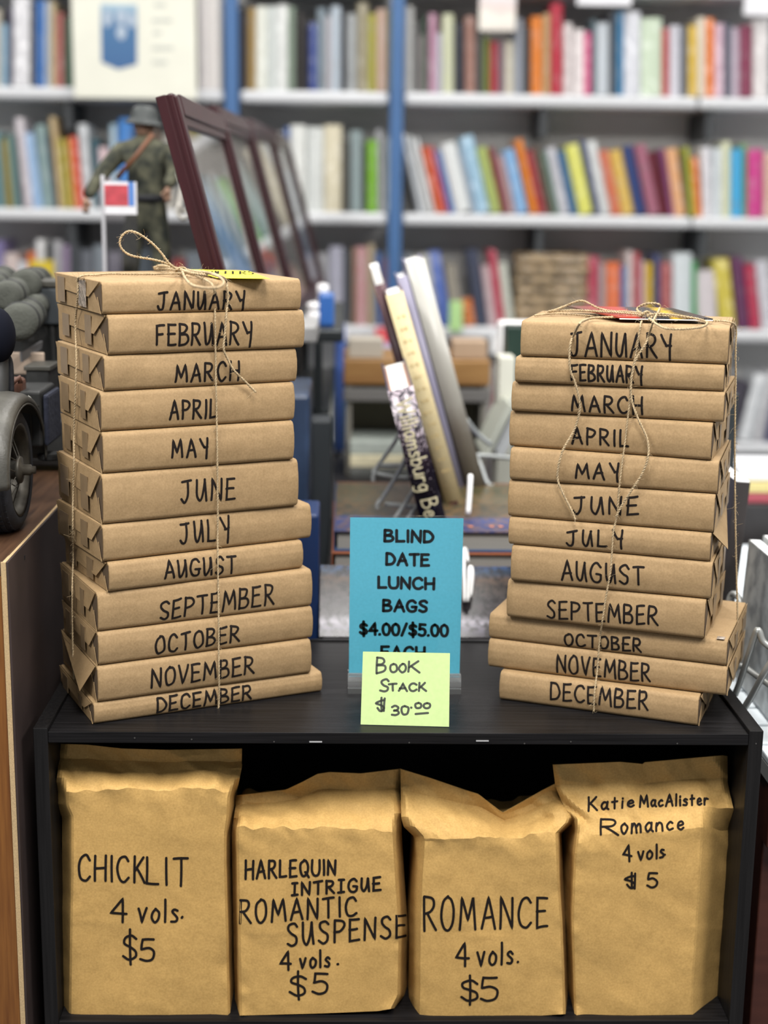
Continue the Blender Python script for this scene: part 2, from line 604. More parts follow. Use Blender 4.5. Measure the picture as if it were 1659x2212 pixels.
for px, py, wpx in ((682, 1602.5, 28), (1042, 1600.5, 28)):
    p = at(px, py, 0)
    bcpart('staple', (p.x - wpx / 2 / 1930, -0.0004, p.z - .0007), (p.x + wpx / 2 / 1930, 0.0008, p.z + .0007), CHIP, 0.0)
for px, py in ((291, 1594), (414, 1597), (592, 1602), (884, 1604), (1133, 1606), (1233, 1602), (1463, 1606), (1633, 1606)):
    p = at(px, py, 0)
    b_ = bmesh.new()
    bmesh.ops.create_circle(b_, cap_ends=True, segments=10, radius=0.0010)
    bmesh.ops.rotate(b_, cent=(0, 0, 0), matrix=Matrix.Rotation(math.pi / 2, 3, 'X'), verts=b_.verts)
    bmesh.ops.translate(b_, vec=(p.x, -0.0002 if px < 1620 else -0.0004, p.z - FLOOR_Z), verts=b_.verts)
    put('nail_hole', b_, HOLE, bc)

# ------------------------------------------------------------------ wrapped books
# (month, front-left corner x, y, bottom z, turn in degrees, length, thickness)
LB = [
    ('DEC', -0.3510, 0.0230, 0.0000, 24.5, 0.2847, 0.0259), ('NOV', -0.3459, 0.0243, 0.0259, 24.4, 0.2642, 0.0435),
    ('OCT', -0.3446, 0.0265, 0.0695, 25.0, 0.2657, 0.0398), ('SEP', -0.3443, 0.0285, 0.1093, 25.3, 0.2650, 0.0460),
    ('AUG', -0.3310, 0.0308, 0.1553, 28.1, 0.2439, 0.0346), ('JUL', -0.3368, 0.0325, 0.1899, 28.6, 0.2624, 0.0430),
    ('JUN', -0.3360, 0.0346, 0.2329, 27.1, 0.2407, 0.0575), ('MAY', -0.3349, 0.0375, 0.2904, 25.8, 0.2315, 0.0468),
    ('APR', -0.3361, 0.0399, 0.3373, 26.0, 0.2337, 0.0450), ('MAR', -0.3316, 0.0421, 0.3823, 27.0, 0.2335, 0.0398),
    ('FEB', -0.3263, 0.0441, 0.4221, 26.5, 0.2362, 0.0444), ('JAN', -0.3326, 0.0463, 0.4664, 25.5, 0.2369, 0.0365)]
RB = [
    ('DEC', 0.1240, 0.1139, 0.0000, -22.1, 0.2390, 0.0364), ('NOV', 0.1107, 0.1302, 0.0364, -21.4, 0.2857, 0.0359),
    ('OCT', 0.1111, 0.1334, 0.0723, -21.8, 0.2847, 0.0319), ('SEP', 0.1299, 0.1160, 0.1043, -21.7, 0.2345, 0.0467),
    ('AUG', 0.1326, 0.1094, 0.1510, -19.4, 0.2342, 0.0441), ('JUL', 0.1288, 0.1126, 0.1951, -19.6, 0.2351, 0.0334),
    ('JUN', 0.1275, 0.1158, 0.2285, -19.6, 0.2391, 0.0446), ('MAY', 0.1278, 0.1130, 0.2731, -18.4, 0.2396, 0.0383),
    ('APR', 0.1274, 0.1244, 0.3113, -21.2, 0.2341, 0.0426), ('MAR', 0.1278, 0.1175, 0.3540, -18.4, 0.2422, 0.0349),
    ('FEB', 0.1300, 0.1105, 0.3888, -16.5, 0.2360, 0.0302), ('JAN', 0.1353, 0.1090, 0.4190, -16.0, 0.2332, 0.0415)]
DEPTH = {'L': dict(DEC=.158, NOV=.166, OCT=.158, SEP=.16, AUG=.160, JUL=.165, JUN=.175, MAY=.172, APR=.172, MAR=.185, FEB=.200, JAN=.200),
         'R': dict(DEC=.155, NOV=.169, OCT=.176, SEP=.158, AUG=.158, JUL=.168, JUN=.170, MAY=.165, APR=.155, MAR=.168, FEB=.168, JAN=.160)}
FULL = dict(DEC='DECEMBER', NOV='NOVEMBER', OCT='OCTOBER', SEP='SEPTEMBER', AUG='AUGUST', JUL='JULY', JUN='JUNE',
            MAY='MAY', APR='APRIL', MAR='MARCH', FEB='FEBRUARY', JAN='JANUARY')
TXT = {  # where each month is written
    'L': dict(
        JAN=(340, 631, 669, 527, 629, 668), FEB=(337.5, 702, 745, 542, 694, 744), MAR=(379, 789, 825, 514, 780, 821),
        APR=(366, 866, 906, 467.5, 862, 901), MAY=(370, 951, 987, 447, 946, 985), JUN=(390, 1038, 1085, 506.5, 1032, 1077),
        JUL=(387.6, 1132, 1174, 494, 1115, 1165), AUG=(355, 1213, 1249, 509, 1200, 1237), SEP=(346, 1300, 1339, 590, 1259.5, 1304),
        OCT=(335.5, 1375, 1413, 515, 1349.5, 1384), NOV=(327.7, 1446, 1484, 547, 1417, 1453.6), DEC=(339.4, 1508, 1539, 542.5, 1480, 1509)),
    'R': dict(
        JAN=(1232, 718, 769, 1450.5, 722, 772), FEB=(1235, 788, 821.5, 1387, 792, 827), MAR=(1236, 855, 887, 1387, 857, 895),
        APR=(1237, 923, 957.5, 1356.5, 930, 964), MAY=(1244.5, 1002, 1032, 1336.5, 1000, 1037), JUN=(1238, 1073, 1109, 1378, 1073, 1110),
        JUL=(1223, 1147, 1178, 1345, 1145, 1181), AUG=(1213.5, 1210, 1251.5, 1390, 1224, 1263), SEP=(1183, 1296, 1334, 1420.5, 1310, 1349),
        OCT=(1220, 1368, 1394, 1385, 1379, 1408), NOV=(1204, 1413, 1452, 1404.5, 1434.5, 1472.5), DEC=(1190.5, 1474.5, 1509, 1399.5, 1496, 1533))}


def bulge(T):
    return min(.0021, T * .05)


def book_profile(T, D):
    """closed cross-section (y, z) of a wrapped book, front spine softly rounded"""
    pts = []

    def arc(cy, cz, ry, rz, a0, a1, n=5):
        for i in range(n + 1):
            a = math.radians(a0 + (a1 - a0) * i / n)
            pts.append((cy + ry * math.cos(a), cz + rz * math.sin(a)))
    rt, rb = min(.0075, T * .24), min(.0060, T * .19)
    arc(rb, rb, rb, rb, 270, 180)
    for f in (.32, .45, .58, .68):
        pts.append((-bulge(T) * math.sin(math.pi * f), T * f))
    arc(rt * .8, T - rt, rt * .8, rt, 180, 90)
    pts.append((D * .25, T)); pts.append((D * .5, T)); pts.append((D * .75, T))
    arc(D - .003, T - .003, .003, .003, 90, 0, 3)
    pts.append((D + .0004, T * .5))
    arc(D - .003, .003, .003, .003, 0, -90, 3)
    pts.append((D * .66, 0)); pts.append((D * .33, 0))
    return pts


BOOKS = {}


def wrapped_book(side, rec, idx):
    key, x, y, z, yaw, Ln, T = rec
    D = DEPTH[side][key]
    rnd = random.Random(idx * 17 + (3 if side == 'L' else 5))
    yw = math.radians(yaw)
    Tm = T - 0.0004
    prof = book_profile(Tm, D)
    bm = bmesh.new()
    NU = 26
    us = [0.0, .0012] + [.0012 + (Ln - .0024) * i / NU for i in range(1, NU)] + [Ln - .0012, Ln]
    rings = []
    so = rnd.uniform(0, 90)
    for u in us:
        e = min(u, Ln - u)
        sq = 0.0009 if e < .001 else 0.0
        ring = []
        for (py, pz) in prof:
            dy = (noise.noise(Vector((u * 22 + so, pz * 30, py * 9))) * .0007) if e > .001 else 0
            cy, cz = D / 2, Tm / 2
            yy = py + (cy - py) / D * sq * 2 + (dy if py < .012 else dy * .6)
            zz = pz + (cz - pz) / Tm * sq * 2
            zz = min(max(zz, 0), Tm)
            ring.append(bm.verts.new((u, yy, zz)))
        rings.append(ring)
    n = len(prof)
    for A, B in zip(rings[:-1], rings[1:]):
        for k in range(n):
            bm.faces.new((A[k], A[(k + 1) % n], B[(k + 1) % n], B[k]))
    bm.faces.new(rings[0][::-1])
    bm.faces.new(rings[-1])
    month = FULL[key]
    pos = ('bottom parcel', 'second parcel from the bottom', 'third parcel from the bottom')
    where = 'topmost' if idx == 11 else 'lowest' if idx == 0 else 'under the one marked ' + FULL[(LB if side == 'L' else RB)[idx + 1][0]]
    lab = f"brown paper wrapped book marked {month}, {where} in the {'left' if side == 'L' else 'right'} stack"
    o = put('wrapped_book', bm, KRAFT, None, smooth=False, loc=(x, y, z), rotz=yw)
    for p in o.data.polygons:
        if len(p.vertices) == 4:
            p.use_smooth = True
    tag(o, lab, 'book', f"wrapped books in the {'left' if side == 'L' else 'right'} stack")
    U = Vector((math.cos(yw), math.sin(yw), 0))
    NB = Vector((-math.sin(yw), math.cos(yw), 0))
    P0 = Vector((x, y, z))
    BOOKS[side, key] = (P0, U, NB, Ln, D, T)

    # the month
    def to_uv(px, py):
        q = onplane(px, py, P0, NB) - P0
        return (q.dot(U), q.z)

    rt = min(.0075, T * .24)

    from mathutils.bvhtree import BVHTree
    bvb = BVHTree.FromPolygons([v_.co.copy() for v_ in o.data.vertices], [tuple(p_.vertices) for p_ in o.data.polygons])

    def lift(u, v):
        v = min(max(v, .0006), Tm - .0006)
        h = bvb.ray_cast(Vector((u, -.05, v)), Vector((0, 1, 0)))
        return (u, (h[0].y if h[0] else 0) - .00035, v)
    write([(month,) + TXT[side][key]], to_uv, lift, .0027 if side == 'L' else .0026, 'handwriting', INK, o,
          jit=.028, gap=.34 if len(month) < 6 else .27, seed=idx + (0 if side == 'L' else 40))

    # folded end: upper flap with slanted front edge, lower flap, strips of tape (on the end that shows)
    e = 0.0 if side == 'L' else Ln
    s = -1 if side == 'L' else 1
    lay = lambda k: e + s * (.0004 + .0005 * k)

    def poly(name, pts, k, m, tip=None, parent=o):
        b_ = bmesh.new()
        outer = [b_.verts.new((lay(k) + s * (dx if len(q) > 2 else 0), q[0], q[1])) for q in pts for dx in [q[2] if len(q) > 2 else 0]]
        inner = [b_.verts.new((v.co.x - s * .0004, v.co.y, v.co.z)) for v in outer]
        b_.faces.new(outer)
        b_.faces.new(inner[::-1])
        m_ = len(outer)
        for i in range(m_):
            b_.faces.new((outer[i], outer[(i + 1) % m_], inner[(i + 1) % m_], inner[i]))
        return put(name, b_, m, parent)
    d1 = D * rnd.uniform(.17, .25)
    zf = Tm * rnd.uniform(.34, .48)
    loose = rnd.uniform(.0006, .0020)
    if side == 'L' and key == 'NOV':
        loose, d1, zf = .013, D * .16, Tm * .18
    if side == 'R' and key == 'JUL':
        loose, d1, zf = .014, D * .3, Tm * .15
    # dark sheet painted as the shade behind the front fold, then lower flap, then upper flap
    lower = poly('lower_flap', [(.003, .0006), (D * .97, .0006), (D * .86, Tm * .62), (D * .15, Tm * .62)], 1, KRAFT)
    poly('painted_fold_shadow', [(.0012, Tm * .93), (.0012, Tm * .12), (D * .05, Tm * .12), (d1 * .95, Tm * .5)], .4, mat('painted_fold_shade', (0.085, 0.055, 0.03), 0.9))
    poly('fold_edge', [(.0016, .0008), (.0045, .0008), (D * .075, Tm * .5), (D * .062, Tm * .52)], 3.2, KRAFT)
    poly('upper_flap', [(.004, Tm * .985, 0), (D * .985, Tm * .985, 0), (D * .9, zf + Tm * .08, .0008), (D * .5, zf + Tm * .02, .0012), (d1, zf, loose)], 3, KRAFT)
    for k, (fa, fb) in enumerate(((.27, .40), (.70, .86))):
        if k == 0 and loose > .01:
            continue
        a, b_ = D * (fa + rnd.uniform(-.03, .03)), D * (fb + rnd.uniform(-.03, .03))
        za = Tm * rnd.uniform(.78, .92) if not (key == 'JAN' and k == 0) else Tm * .95
        zb = Tm * rnd.uniform(.10, .22)
        zm = zf + Tm * .03
        poly('tape_strip', [(a, za), (b_, za), (b_, zm), (b_, zb), (a, zb), (a, zm)], 6.4, TAPE2 if (key == 'JAN' and k == 0 and side == 'L') else TAPE)
    return o


for i, r in enumerate(LB):
    wrapped_book('L', r, i)
for i, r in enumerate(RB):
    wrapped_book('R', r, i)
# little scrap of shiny tape on a front corner of the right OCTOBER book
b_ = bmesh.new(); bx(b_, (.2765, .006, .0319), (.009, .010, .0006))
put('tape_strip', b_, TAPE2, [o for o in bpy.data.objects if o.get('label', '').startswith('brown paper wrapped book marked OCTOBER') and 'right stack' in o['label']][0])


# ------------------------------------------------------------------ acrylic sign with its turquoise sheet, green note
YS = 0.150
SIGNM = mat('turquoise_paper', (0.082, 0.375, 0.50), 0.55, var=0.05, scale=300)
ACR = glassy('clear_acrylic', (0.985, 0.99, 0.99), 0.0, 0.03)
ACRB = mat('acrylic_block', (0.93, 0.95, 0.95), 0.03, trans=0.92, ior=1.49)


def sheet_bm(c, th):
    """thin slab from four corners (tl, tr, br, bl)"""
    bm = bmesh.new()
    n = (c[1] - c[0]).cross(c[3] - c[0]).normalized()
    f = [bm.verts.new(p) for p in c]
    b = [bm.verts.new(p - n * th) for p in c]
    bm.faces.new(f)
    bm.faces.new(b[::-1])
    for i in range(4):
        bm.faces.new((f[i], f[(i + 1) % 4], b[(i + 1) % 4], b[i]))
    return bm


holder = thing('sign_holder', 'clear acrylic upright sign holder with ribbed base between the two book stacks', 'sign holder')
tl, tr, br, bl = at(758.6, 1115, YS), at(1003, 1122.5, YS), at(990.5, 1461, YS), at(751.6, 1457, YS)
xa, xb = (tl.x + bl.x) / 2, (tr.x + br.x) / 2
zt, zb = (tl.z + tr.z) / 2, (bl.z + br.z) / 2
base_z = at(870, 1459, YS).z
for yy, nm in ((YS - .0022, 'front_pane'), (YS + .0016, 'rear_pane')):
    bm = bmesh.new(); box_mm(bm, (xa - .001, yy - .0009, base_z - .006), (xb + .001, yy + .0009, zt + .0028), bev=.0003)
    put(nm, bm, ACR, holder)
bm = bmesh.new()
x0, x1 = xa - .0012, xb + .0012
b0y = 0.1335
prof = [(b0y, .0), (b0y, .0065), (b0y + .0014, .0075), (b0y + .0005, .0095), (b0y + .0016, .0125), (b0y + .0022, .0165), (b0y + .0032, .0185), (b0y + .005, .0215),
        (YS - .0035, .0225), (YS - .0035, .012), (YS + .0035, .012), (YS + .0035, .0225), (YS + .016, .021), (YS + .019, .0)]
l_ = [bm.verts.new((x0, y, z)) for y, z in prof]
r_ = [bm.verts.new((x1, y, z)) for y, z in prof]
for i in range(len(prof)):
    j = (i + 1) % len(prof)
    bm.faces.new((l_[i], r_[i], r_[j], l_[j]))
bm.faces.new(l_[::-1]); bm.faces.new(r_)
put('ribbed_base', bm, ACRB, holder)

bm = bmesh.new(); box_mm(bm, (xa, YS - .0005, base_z - .004), (xb, YS - .0001, zt))
sign = put('paper_sign', bm, SIGNM)
tag(sign, 'turquoise paper sign advertising blind date lunch bags inside the acrylic holder', 'sign')
pl = lambda px, py: (lambda q: (q.x, q.z))(at(px, py, YS - .0005))
write([('BLIND', 831, 1145, 1169, 935.5, 1147.6, 1171.5), ('DATE', 835, 1195, 1219.5, 926, 1198, 1222), ('LÜNCH', 818, 1246, 1269.5, 937.5, 1249.4, 1272.6),
       ('BAGS', 828, 1296, 1319.5, 922.5, 1298, 1321.5), ('$4.00/$5.00', 778, 1346, 1370, 967, 1350, 1374), ('EACH', 824, 1396.4, 1420.5, 917, 1398.4, 1422.5)],
      pl, lambda u, v: (u, YS - .0007, v), .0037, 'printed_lettering', PRINT, sign, jit=0.0, gap=.22)

NOTEM = mat('green_sticky_note', (0.36, 0.47, 0.20), 0.7, var=0.04, scale=200)
nB1, nB2 = atz(779, 1565, .0004), atz(970, 1570, .0004)
nT1, nT2 = at(784, 1407.5, .066), at(972, 1411, .060)
note = put('sticky_note', sheet_bm([nT1, nT2, nB2, nB1], .0003), NOTEM)
tag(note, 'yellow-green note giving the book stack price, propped before the turquoise sign', 'note')
nn = (nT2 - nT1).cross(nB1 - nT1).normalized()
if nn.y > 0:
    nn = -nn
eu = (nT2 - nT1).normalized()
ev = nn.cross(eu)
if ev.z < 0:
    ev = -ev
npl = lambda px, py: (lambda q: (q.dot(eu), q.dot(ev)))(onplane(px, py, nT1, nn) - nT1)
write([('B', 814.5, 1421, 1454, 834, 1422, 1452), ('OO', 843, 1434.5, 1452, 877, 1434.5, 1452), ('K', 882, 1429, 1451, 905, 1428, 1453),
       ('S', 822, 1468, 1494, 840, 1468, 1494), ('TACK', 840, 1478, 1492, 920, 1475, 1493),
       ('§', 811, 1510, 1536, 832, 1510, 1536), ('30', 846, 1525, 1546, 883, 1525, 1543), ('·', 888, 1518, 1534, 889, 1518, 1534),
       ('00', 897, 1518.5, 1530, 929, 1519, 1530), ('-', 898, 1530, 1543, 926, 1530, 1540)],
      npl, lambda u, v: nT1 + eu * u + ev * v + nn * .0004, .0026, 'handwriting', mat('green_black_ink', (0.018, 0.024, 0.014), .5), note, jit=.03)

# yellow note on top of the left stack
P0, U_, NB_, Ln_, D_, T_ = BOOKS['L', 'JAN']
ztop = P0.z + T_
yn = [atz(405, 582.5, ztop + .004), atz(536, 585.5, ztop + .004), atz(583, 602.5, ztop + .0012), atz(470, 601, ztop + .0012)]
YELM = mat('yellow_sticky_note', (0.88, 0.82, 0.035), 0.7, var=0.03, scale=200)
yno = put('sticky_note', sheet_bm(yn, .0003), YELM)
tag(yno, 'bright yellow handwritten note tucked under the bow on the left book stack', 'note')
ynn = (yn[1] - yn[0]).cross(yn[3] - yn[0]).normalized()
if ynn.z < 0:
    ynn = -ynn
ex = (yn[1] - yn[0]).normalized(); ey = ynn.cross(ex)
ypl = lambda px, py: (lambda q: (q.dot(ex), q.dot(ey)))(onplane(px, py, yn[0], ynn) - yn[0])
write([('THRILLERS', 412, 585.5, 591.5, 548, 586.2, 593.2)], ypl, lambda u, v: yn[0] + ex * u + ey * v + ynn * .0004, .0026, 'handwriting', INK, yno, jit=.02)

# picture card lying under the twine of the right stack
P0r, U_r, NB_r, Ln_r, D_r, T_r = BOOKS['R', 'JAN']
ztr = P0r.z + T_r
card = bmesh.new()
cc = [at(1222, 663, .23), at(1452, 668, .215), atz(1540, 691.5, ztr + .0045), atz(1338, 688, ztr + .0045)]
CARDM = zones('picture_card_print', [(0, '4a3a30'), (.2, '8a2a20'), (.42, 'a43022'), (.5, '2a2c38'), (.66, '15171a'), (.72, 'c9a41c'), (.82, '1a1a1c'), (1, '101114')], 'X', .25, .15, 60)
crd = put('picture_card', sheet_bm(cc, .0016), CARDM)
tag(crd, 'glossy dark card with red and gold picture under the right stack twine', 'card')
ced = bmesh.new()
tube(ced, [cc[3] + Vector((0, -.0006, -.0004)), cc[2] + Vector((0, -.0006, -.0004))], .0007, 6)
put('white_edge', ced, mat('white_card', (.8, .8, .78), .6), crd)


# ------------------------------------------------------------------ paper bags
def interp(poly, y):
    """x at height y along a polyline of (x, y) with y decreasing or increasing"""
    P = sorted(poly, key=lambda q: q[1])
    if y <= P[0][1]:
        return P[0][0]
    for a, b in zip(P[:-1], P[1:]):
        if a[1] <= y <= b[1]:
            t = (y - a[1]) / max(1e-6, b[1] - a[1])
            return a[0] + (b[0] - a[0]) * t
    return P[-1][0]


def facet(u, v, seed):
    """crumpled-paper height 0..1 made of flat triangular facets"""
    iu, iv = math.floor(u), math.floor(v)
    fu, fv = u - iu, v - iv

    def h(i, j):
        x = math.sin(i * 127.1 + j * 311.7 + seed * 74.7) * 43758.5453
        return x - math.floor(x)
    if fu + fv < 1:
        a = h(iu, iv)
        return a + (h(iu + 1, iv) - a) * fu + (h(iu, iv + 1) - a) * fv
    a = h(iu + 1, iv + 1)
    return a + (h(iu, iv + 1) - a) * (1 - fu) + (h(iu + 1, iv) - a) * (1 - fv)


def bag(label, left, right, bottom, shoulder, top, yf, depth, lines, seed, flap_back=.05, side_fold=(0, 0), width=.0027, over=()):
    """left/right: outline polylines (px); bottom/shoulder/top: edge polylines as (px, py)"""
    NCOL, NB1, NB2 = 72, 74, 40
    bm = bmesh.new()
    so = seed * 13.7

    def edge(poly, s):
        P = sorted(poly)
        x = P[0][0] + (P[-1][0] - P[0][0]) * s
        return interp([(b, a) for a, b in P], x)

    grid = []
    rows = [(0, i / NB1) for i in range(NB1 + 1)] + [(1, i / NB2) for i in range(1, NB2 + 1)]
    for part, t in rows:
        row = []
        for j in range(NCOL + 1):
            s = j / NCOL
            yb, ysh, yt = edge(bottom, s), edge(shoulder, s) + 9 * noise.noise(Vector((s * 5 + so, 0, 3))) + 4 * noise.noise(Vector((s * 17 + so, 5, 3))), edge(top, s)
            py = yb + (ysh - yb) * t if part == 0 else ysh + (yt - ysh) * t
            px = interp(left, py) * (1 - s) + interp(right, py) * s
            Y = yf
            if part == 1:
                Y += flap_back * min(1, t / .7) ** 1.15
            # rounded long edges and the folded-back gusset sides
            el, er = s, 1 - s
            Y += .010 * max(0, 1 - el / .05) ** 2 + .010 * max(0, 1 - er / .05) ** 2
            if part == 0 or t < .3:
                k = 1 if part == 0 else 1 - t / .3
                if side_fold[1] and er < side_fold[1]:
                    Y += k * .055 * (1 - er / side_fold[1])
                if side_fold[0] and el < side_fold[0]:
                    Y += k * .03 * (1 - el / side_fold[0])
            hgt = t if part == 0 else 1 + t * .24
            q = Vector((s * 2.6 + so, hgt * 3.2, so * .3))
            ed = max(0, 1 - min(el, er) / .14)
            near = max(0, 1 - abs(1 - hgt) / .16)
            up = min(1, max(0, (hgt - .98) / .12))
            am = .0006 + .0034 * ed * ed + .0016 * near + .0046 * up + .003 * max(0, 1 - hgt / .08) * ed
            Y -= (facet(s * 7.5 + hgt * 1.7, hgt * 9.0 - s * 1.1, seed) - .5) * am * 2.4
            Y -= (facet(s * 15 - hgt * 3.1, hgt * 21 + s * 2.3, seed + 50) - .5) * am * .9 * (ed + near + up)
            Y += noise.noise(q * .9) * .0030
            Y -= .00045 * max(0, 1 - abs(hgt - .40 - .02 * seed + .02 * s) / .014) * min(1, max(0, .5 + 2 * noise.noise(Vector((s * 3, so, 1)))))
            row.append(at(px, py, Y))
        grid.append(row)
    front = [[bm.verts.new(p) for p in row] for row in grid]
    nr = len(front)
    back = []
    for i, (part, t) in enumerate(rows):
        row = []
        for j in range(NCOL + 1):
            p = grid[i][j].copy()
            if part == 0:
                yb = yf + depth
            else:
                k = min(1, t / .55)
                yb = (yf + depth) * (1 - k) + (p.y + .0016) * k
            row.append(bm.verts.new((p.x, max(yb, p.y + .0014), p.z)))
        back.append(row)
    for i in range(nr - 1):
        for j in range(NCOL):
            bm.faces.new((front[i][j], front[i][j + 1], front[i + 1][j + 1], front[i + 1][j]))
            bm.faces.new((back[i][j + 1], back[i][j], back[i + 1][j], back[i + 1][j + 1]))
    for i in range(nr - 1):      # gusset sides pushed in along the middle
        for j, fl in ((0, 1), (NCOL, -1)):
            a, b, c, d = front[i][j], front[i + 1][j], back[i + 1][j], back[i][j]
            bm.faces.new((a, b, c, d) if fl > 0 else (d, c, b, a))
    for j in range(NCOL):
        bm.faces.new((front[0][j + 1], front[0][j], back[0][j], back[0][j + 1]))
        bm.faces.new((front[-1][j], front[-1][j + 1], back[-1][j + 1], back[-1][j]))
    o = put('paper_bag', bm, BAGM)
    for p in o.data.polygons:
        p.use_smooth = True
    md = o.modifiers.new('split', 'EDGE_SPLIT')
    md.split_angle = math.radians(13)
    tag(o, label, 'bag', 'brown paper bags in the bookcase')
    # writing hugs the paper
    from mathutils.bvhtree import BVHTree
    bv = BVHTree.FromPolygons([v.co.copy() for v in o.data.vertices], [tuple(p.vertices) for p in o.data.polygons])

    def lift2(u, v):
        d = ray(u, -v).normalized()
        h = bv.ray_cast(CAM, d)
        q = h[0] if h[0] else at(u, -v, yf)
        return q - d * .0006

    write(lines, lambda px, py: (px, -py), lift2, width * 1930, 'handwriting', INK, o, jit=.022, gap=.3, seed=seed + 90)
    return o


bag('brown paper bag marked CHICKLIT, standing at the left end inside the bookcase',
    [(127.6, 2194), (130, 2050), (134, 1880), (134, 1765), (122, 1740), (121.5, 1690), (126, 1650), (130, 1607)],
    [(508, 2192), (503, 2000), (499, 1870), (499, 1800), (505, 1760), (507, 1722), (515, 1695), (522, 1660), (522.5, 1617)],
    [(127, 2193), (300, 2194), (508, 2193)], [(135, 1712), (300, 1704), (512, 1706)],
    [(130, 1607), (190, 1609), (262, 1617), (360, 1620), (523, 1617.5)], .016, .12,
    [('CHICK', 170, 1847, 1901, 312, 1851, 1907), ('LIT', 318, 1852, 1909, 406, 1853, 1916), ('4', 240, 1941, 1988, 273, 1941, 1992), ('vols', 300, 1941, 1991, 384, 1944, 1992),
     ('.', 393, 1941, 1983, 394.5, 1941, 1983), ('$', 266, 2016, 2076, 296, 2016, 2076), ('5', 303, 2029, 2076, 334, 2029, 2076)], 1, .045, (.06, .03))
bag('brown paper bag marked ROMANTIC SUSPENSE, second from the left in the bookcase',
    [(508, 2194), (505, 2060), (502, 1900), (500.5, 1795), (509, 1740), (508, 1715)],
    [(864, 2178), (879, 2150), (882, 2012), (874, 1900), (868, 1800), (867, 1765), (864, 1711), (865, 1660)],
    [(508, 2194), (700, 2189), (820, 2184), (868, 2176)], [(500, 1791), (600, 1788), (700, 1786), (868, 1799)],
    [(508, 1719), (560, 1713), (618, 1706), (650, 1691), (686, 1672), (712, 1668), (780, 1671), (865, 1661)], .014, .11,
    [('HARLEQÜIN', 531, 1859, 1899, 725, 1858, 1889), ('ÎNTRÎGUE', 630, 1908, 1934, 821.5, 1895, 1923), ('ROMANTIC', 519, 1945, 1995, 770, 1938, 1978), ('SUSPENSE', 621, 1996, 2044, 877, 1977, 2023),
     ('4', 605.6, 2055, 2094, 628, 2055, 2096), ('vols', 648, 2054, 2092, 713, 2053, 2088), ('.', 729, 2050, 2084, 730.5, 2050, 2084), ('$', 627, 2105, 2152, 662, 2105, 2152), ('5', 674, 2104, 2147, 708, 2102, 2147)],
    2, .055, (.03, .05))
bag('brown paper bag marked ROMANCE with V-notched top, third from left in bookcase',
    [(882, 2190), (884, 2140), (885, 2012), (890, 1900), (896, 1818), (893, 1806), (872, 1786), (867, 1768), (866, 1730), (865, 1661)],
    [(1231, 2190), (1228, 2100), (1224, 1997), (1217, 1900), (1213, 1800), (1236, 1778), (1240, 1768), (1226, 1735), (1215, 1708), (1213, 1686)],
    [(882, 2186), (916, 2197), (1100, 2198), (1231, 2190)], [(894, 1810), (960, 1813), (1100, 1808), (1213, 1799)],
    [(865, 1661), (930, 1681), (1031, 1716), (1072, 1756), (1140, 1722), (1213, 1686)], .012, .11,
    [('ROMANCE', 916, 1937, 2010, 1182, 1939, 2003), ('4', 986, 2037, 2084, 1011, 2037, 2089), ('vols', 1032, 2036, 2086, 1108, 2037, 2082), ('.', 1118, 2040, 2079, 1119.5, 2040, 2079),
     ('$', 995.5, 2115, 2163, 1032, 2115, 2163), ('5', 1038, 2112, 2162, 1075, 2111, 2162)], 3, .05, (.07, .03))
bag('tall brown paper bag with small handwritten romance note, at the right end of bookcase',
    [(1232, 2195), (1228, 2080), (1225, 1981), (1230, 1860), (1238, 1790), (1238, 1770), (1215, 1735), (1200, 1700), (1194, 1651)],
    [(1561, 2178), (1562, 2131), (1575, 1996), (1583, 1880), (1587, 1800), (1585.6, 1752), (1577, 1715), (1572, 1690), (1571.5, 1632)],
    [(1232, 2195), (1400, 2193), (1512, 2191.5), (1561, 2179)], [(1238, 1799), (1300, 1800), (1450, 1796), (1520, 1788), (1587, 1793)],
    [(1194, 1652), (1340, 1646), (1388, 1650.5), (1391, 1647), (1480, 1639), (1560, 1632), (1571.5, 1633.5)], .014, .11,
    [('Katie', 1271, 1722, 1752, 1368, 1718, 1742), ('MacAlister', 1382, 1719, 1743, 1529, 1713, 1738), ('R', 1298, 1769, 1802, 1336, 1769, 1803), ('omance', 1342, 1764, 1801, 1476, 1761, 1791),
     ('4', 1346, 1826, 1855, 1363, 1826, 1861), ('vol', 1379, 1826, 1858, 1419, 1824, 1854), ('s', 1426, 1824, 1853, 1434, 1822, 1851), ('.', 1435, 1830, 1847, 1436.5, 1830, 1847),
     ('§', 1349.5, 1888, 1917, 1373, 1888, 1919), ('5', 1398, 1886, 1916, 1420, 1886, 1917)], 4, .04, (.03, .2), .0024)


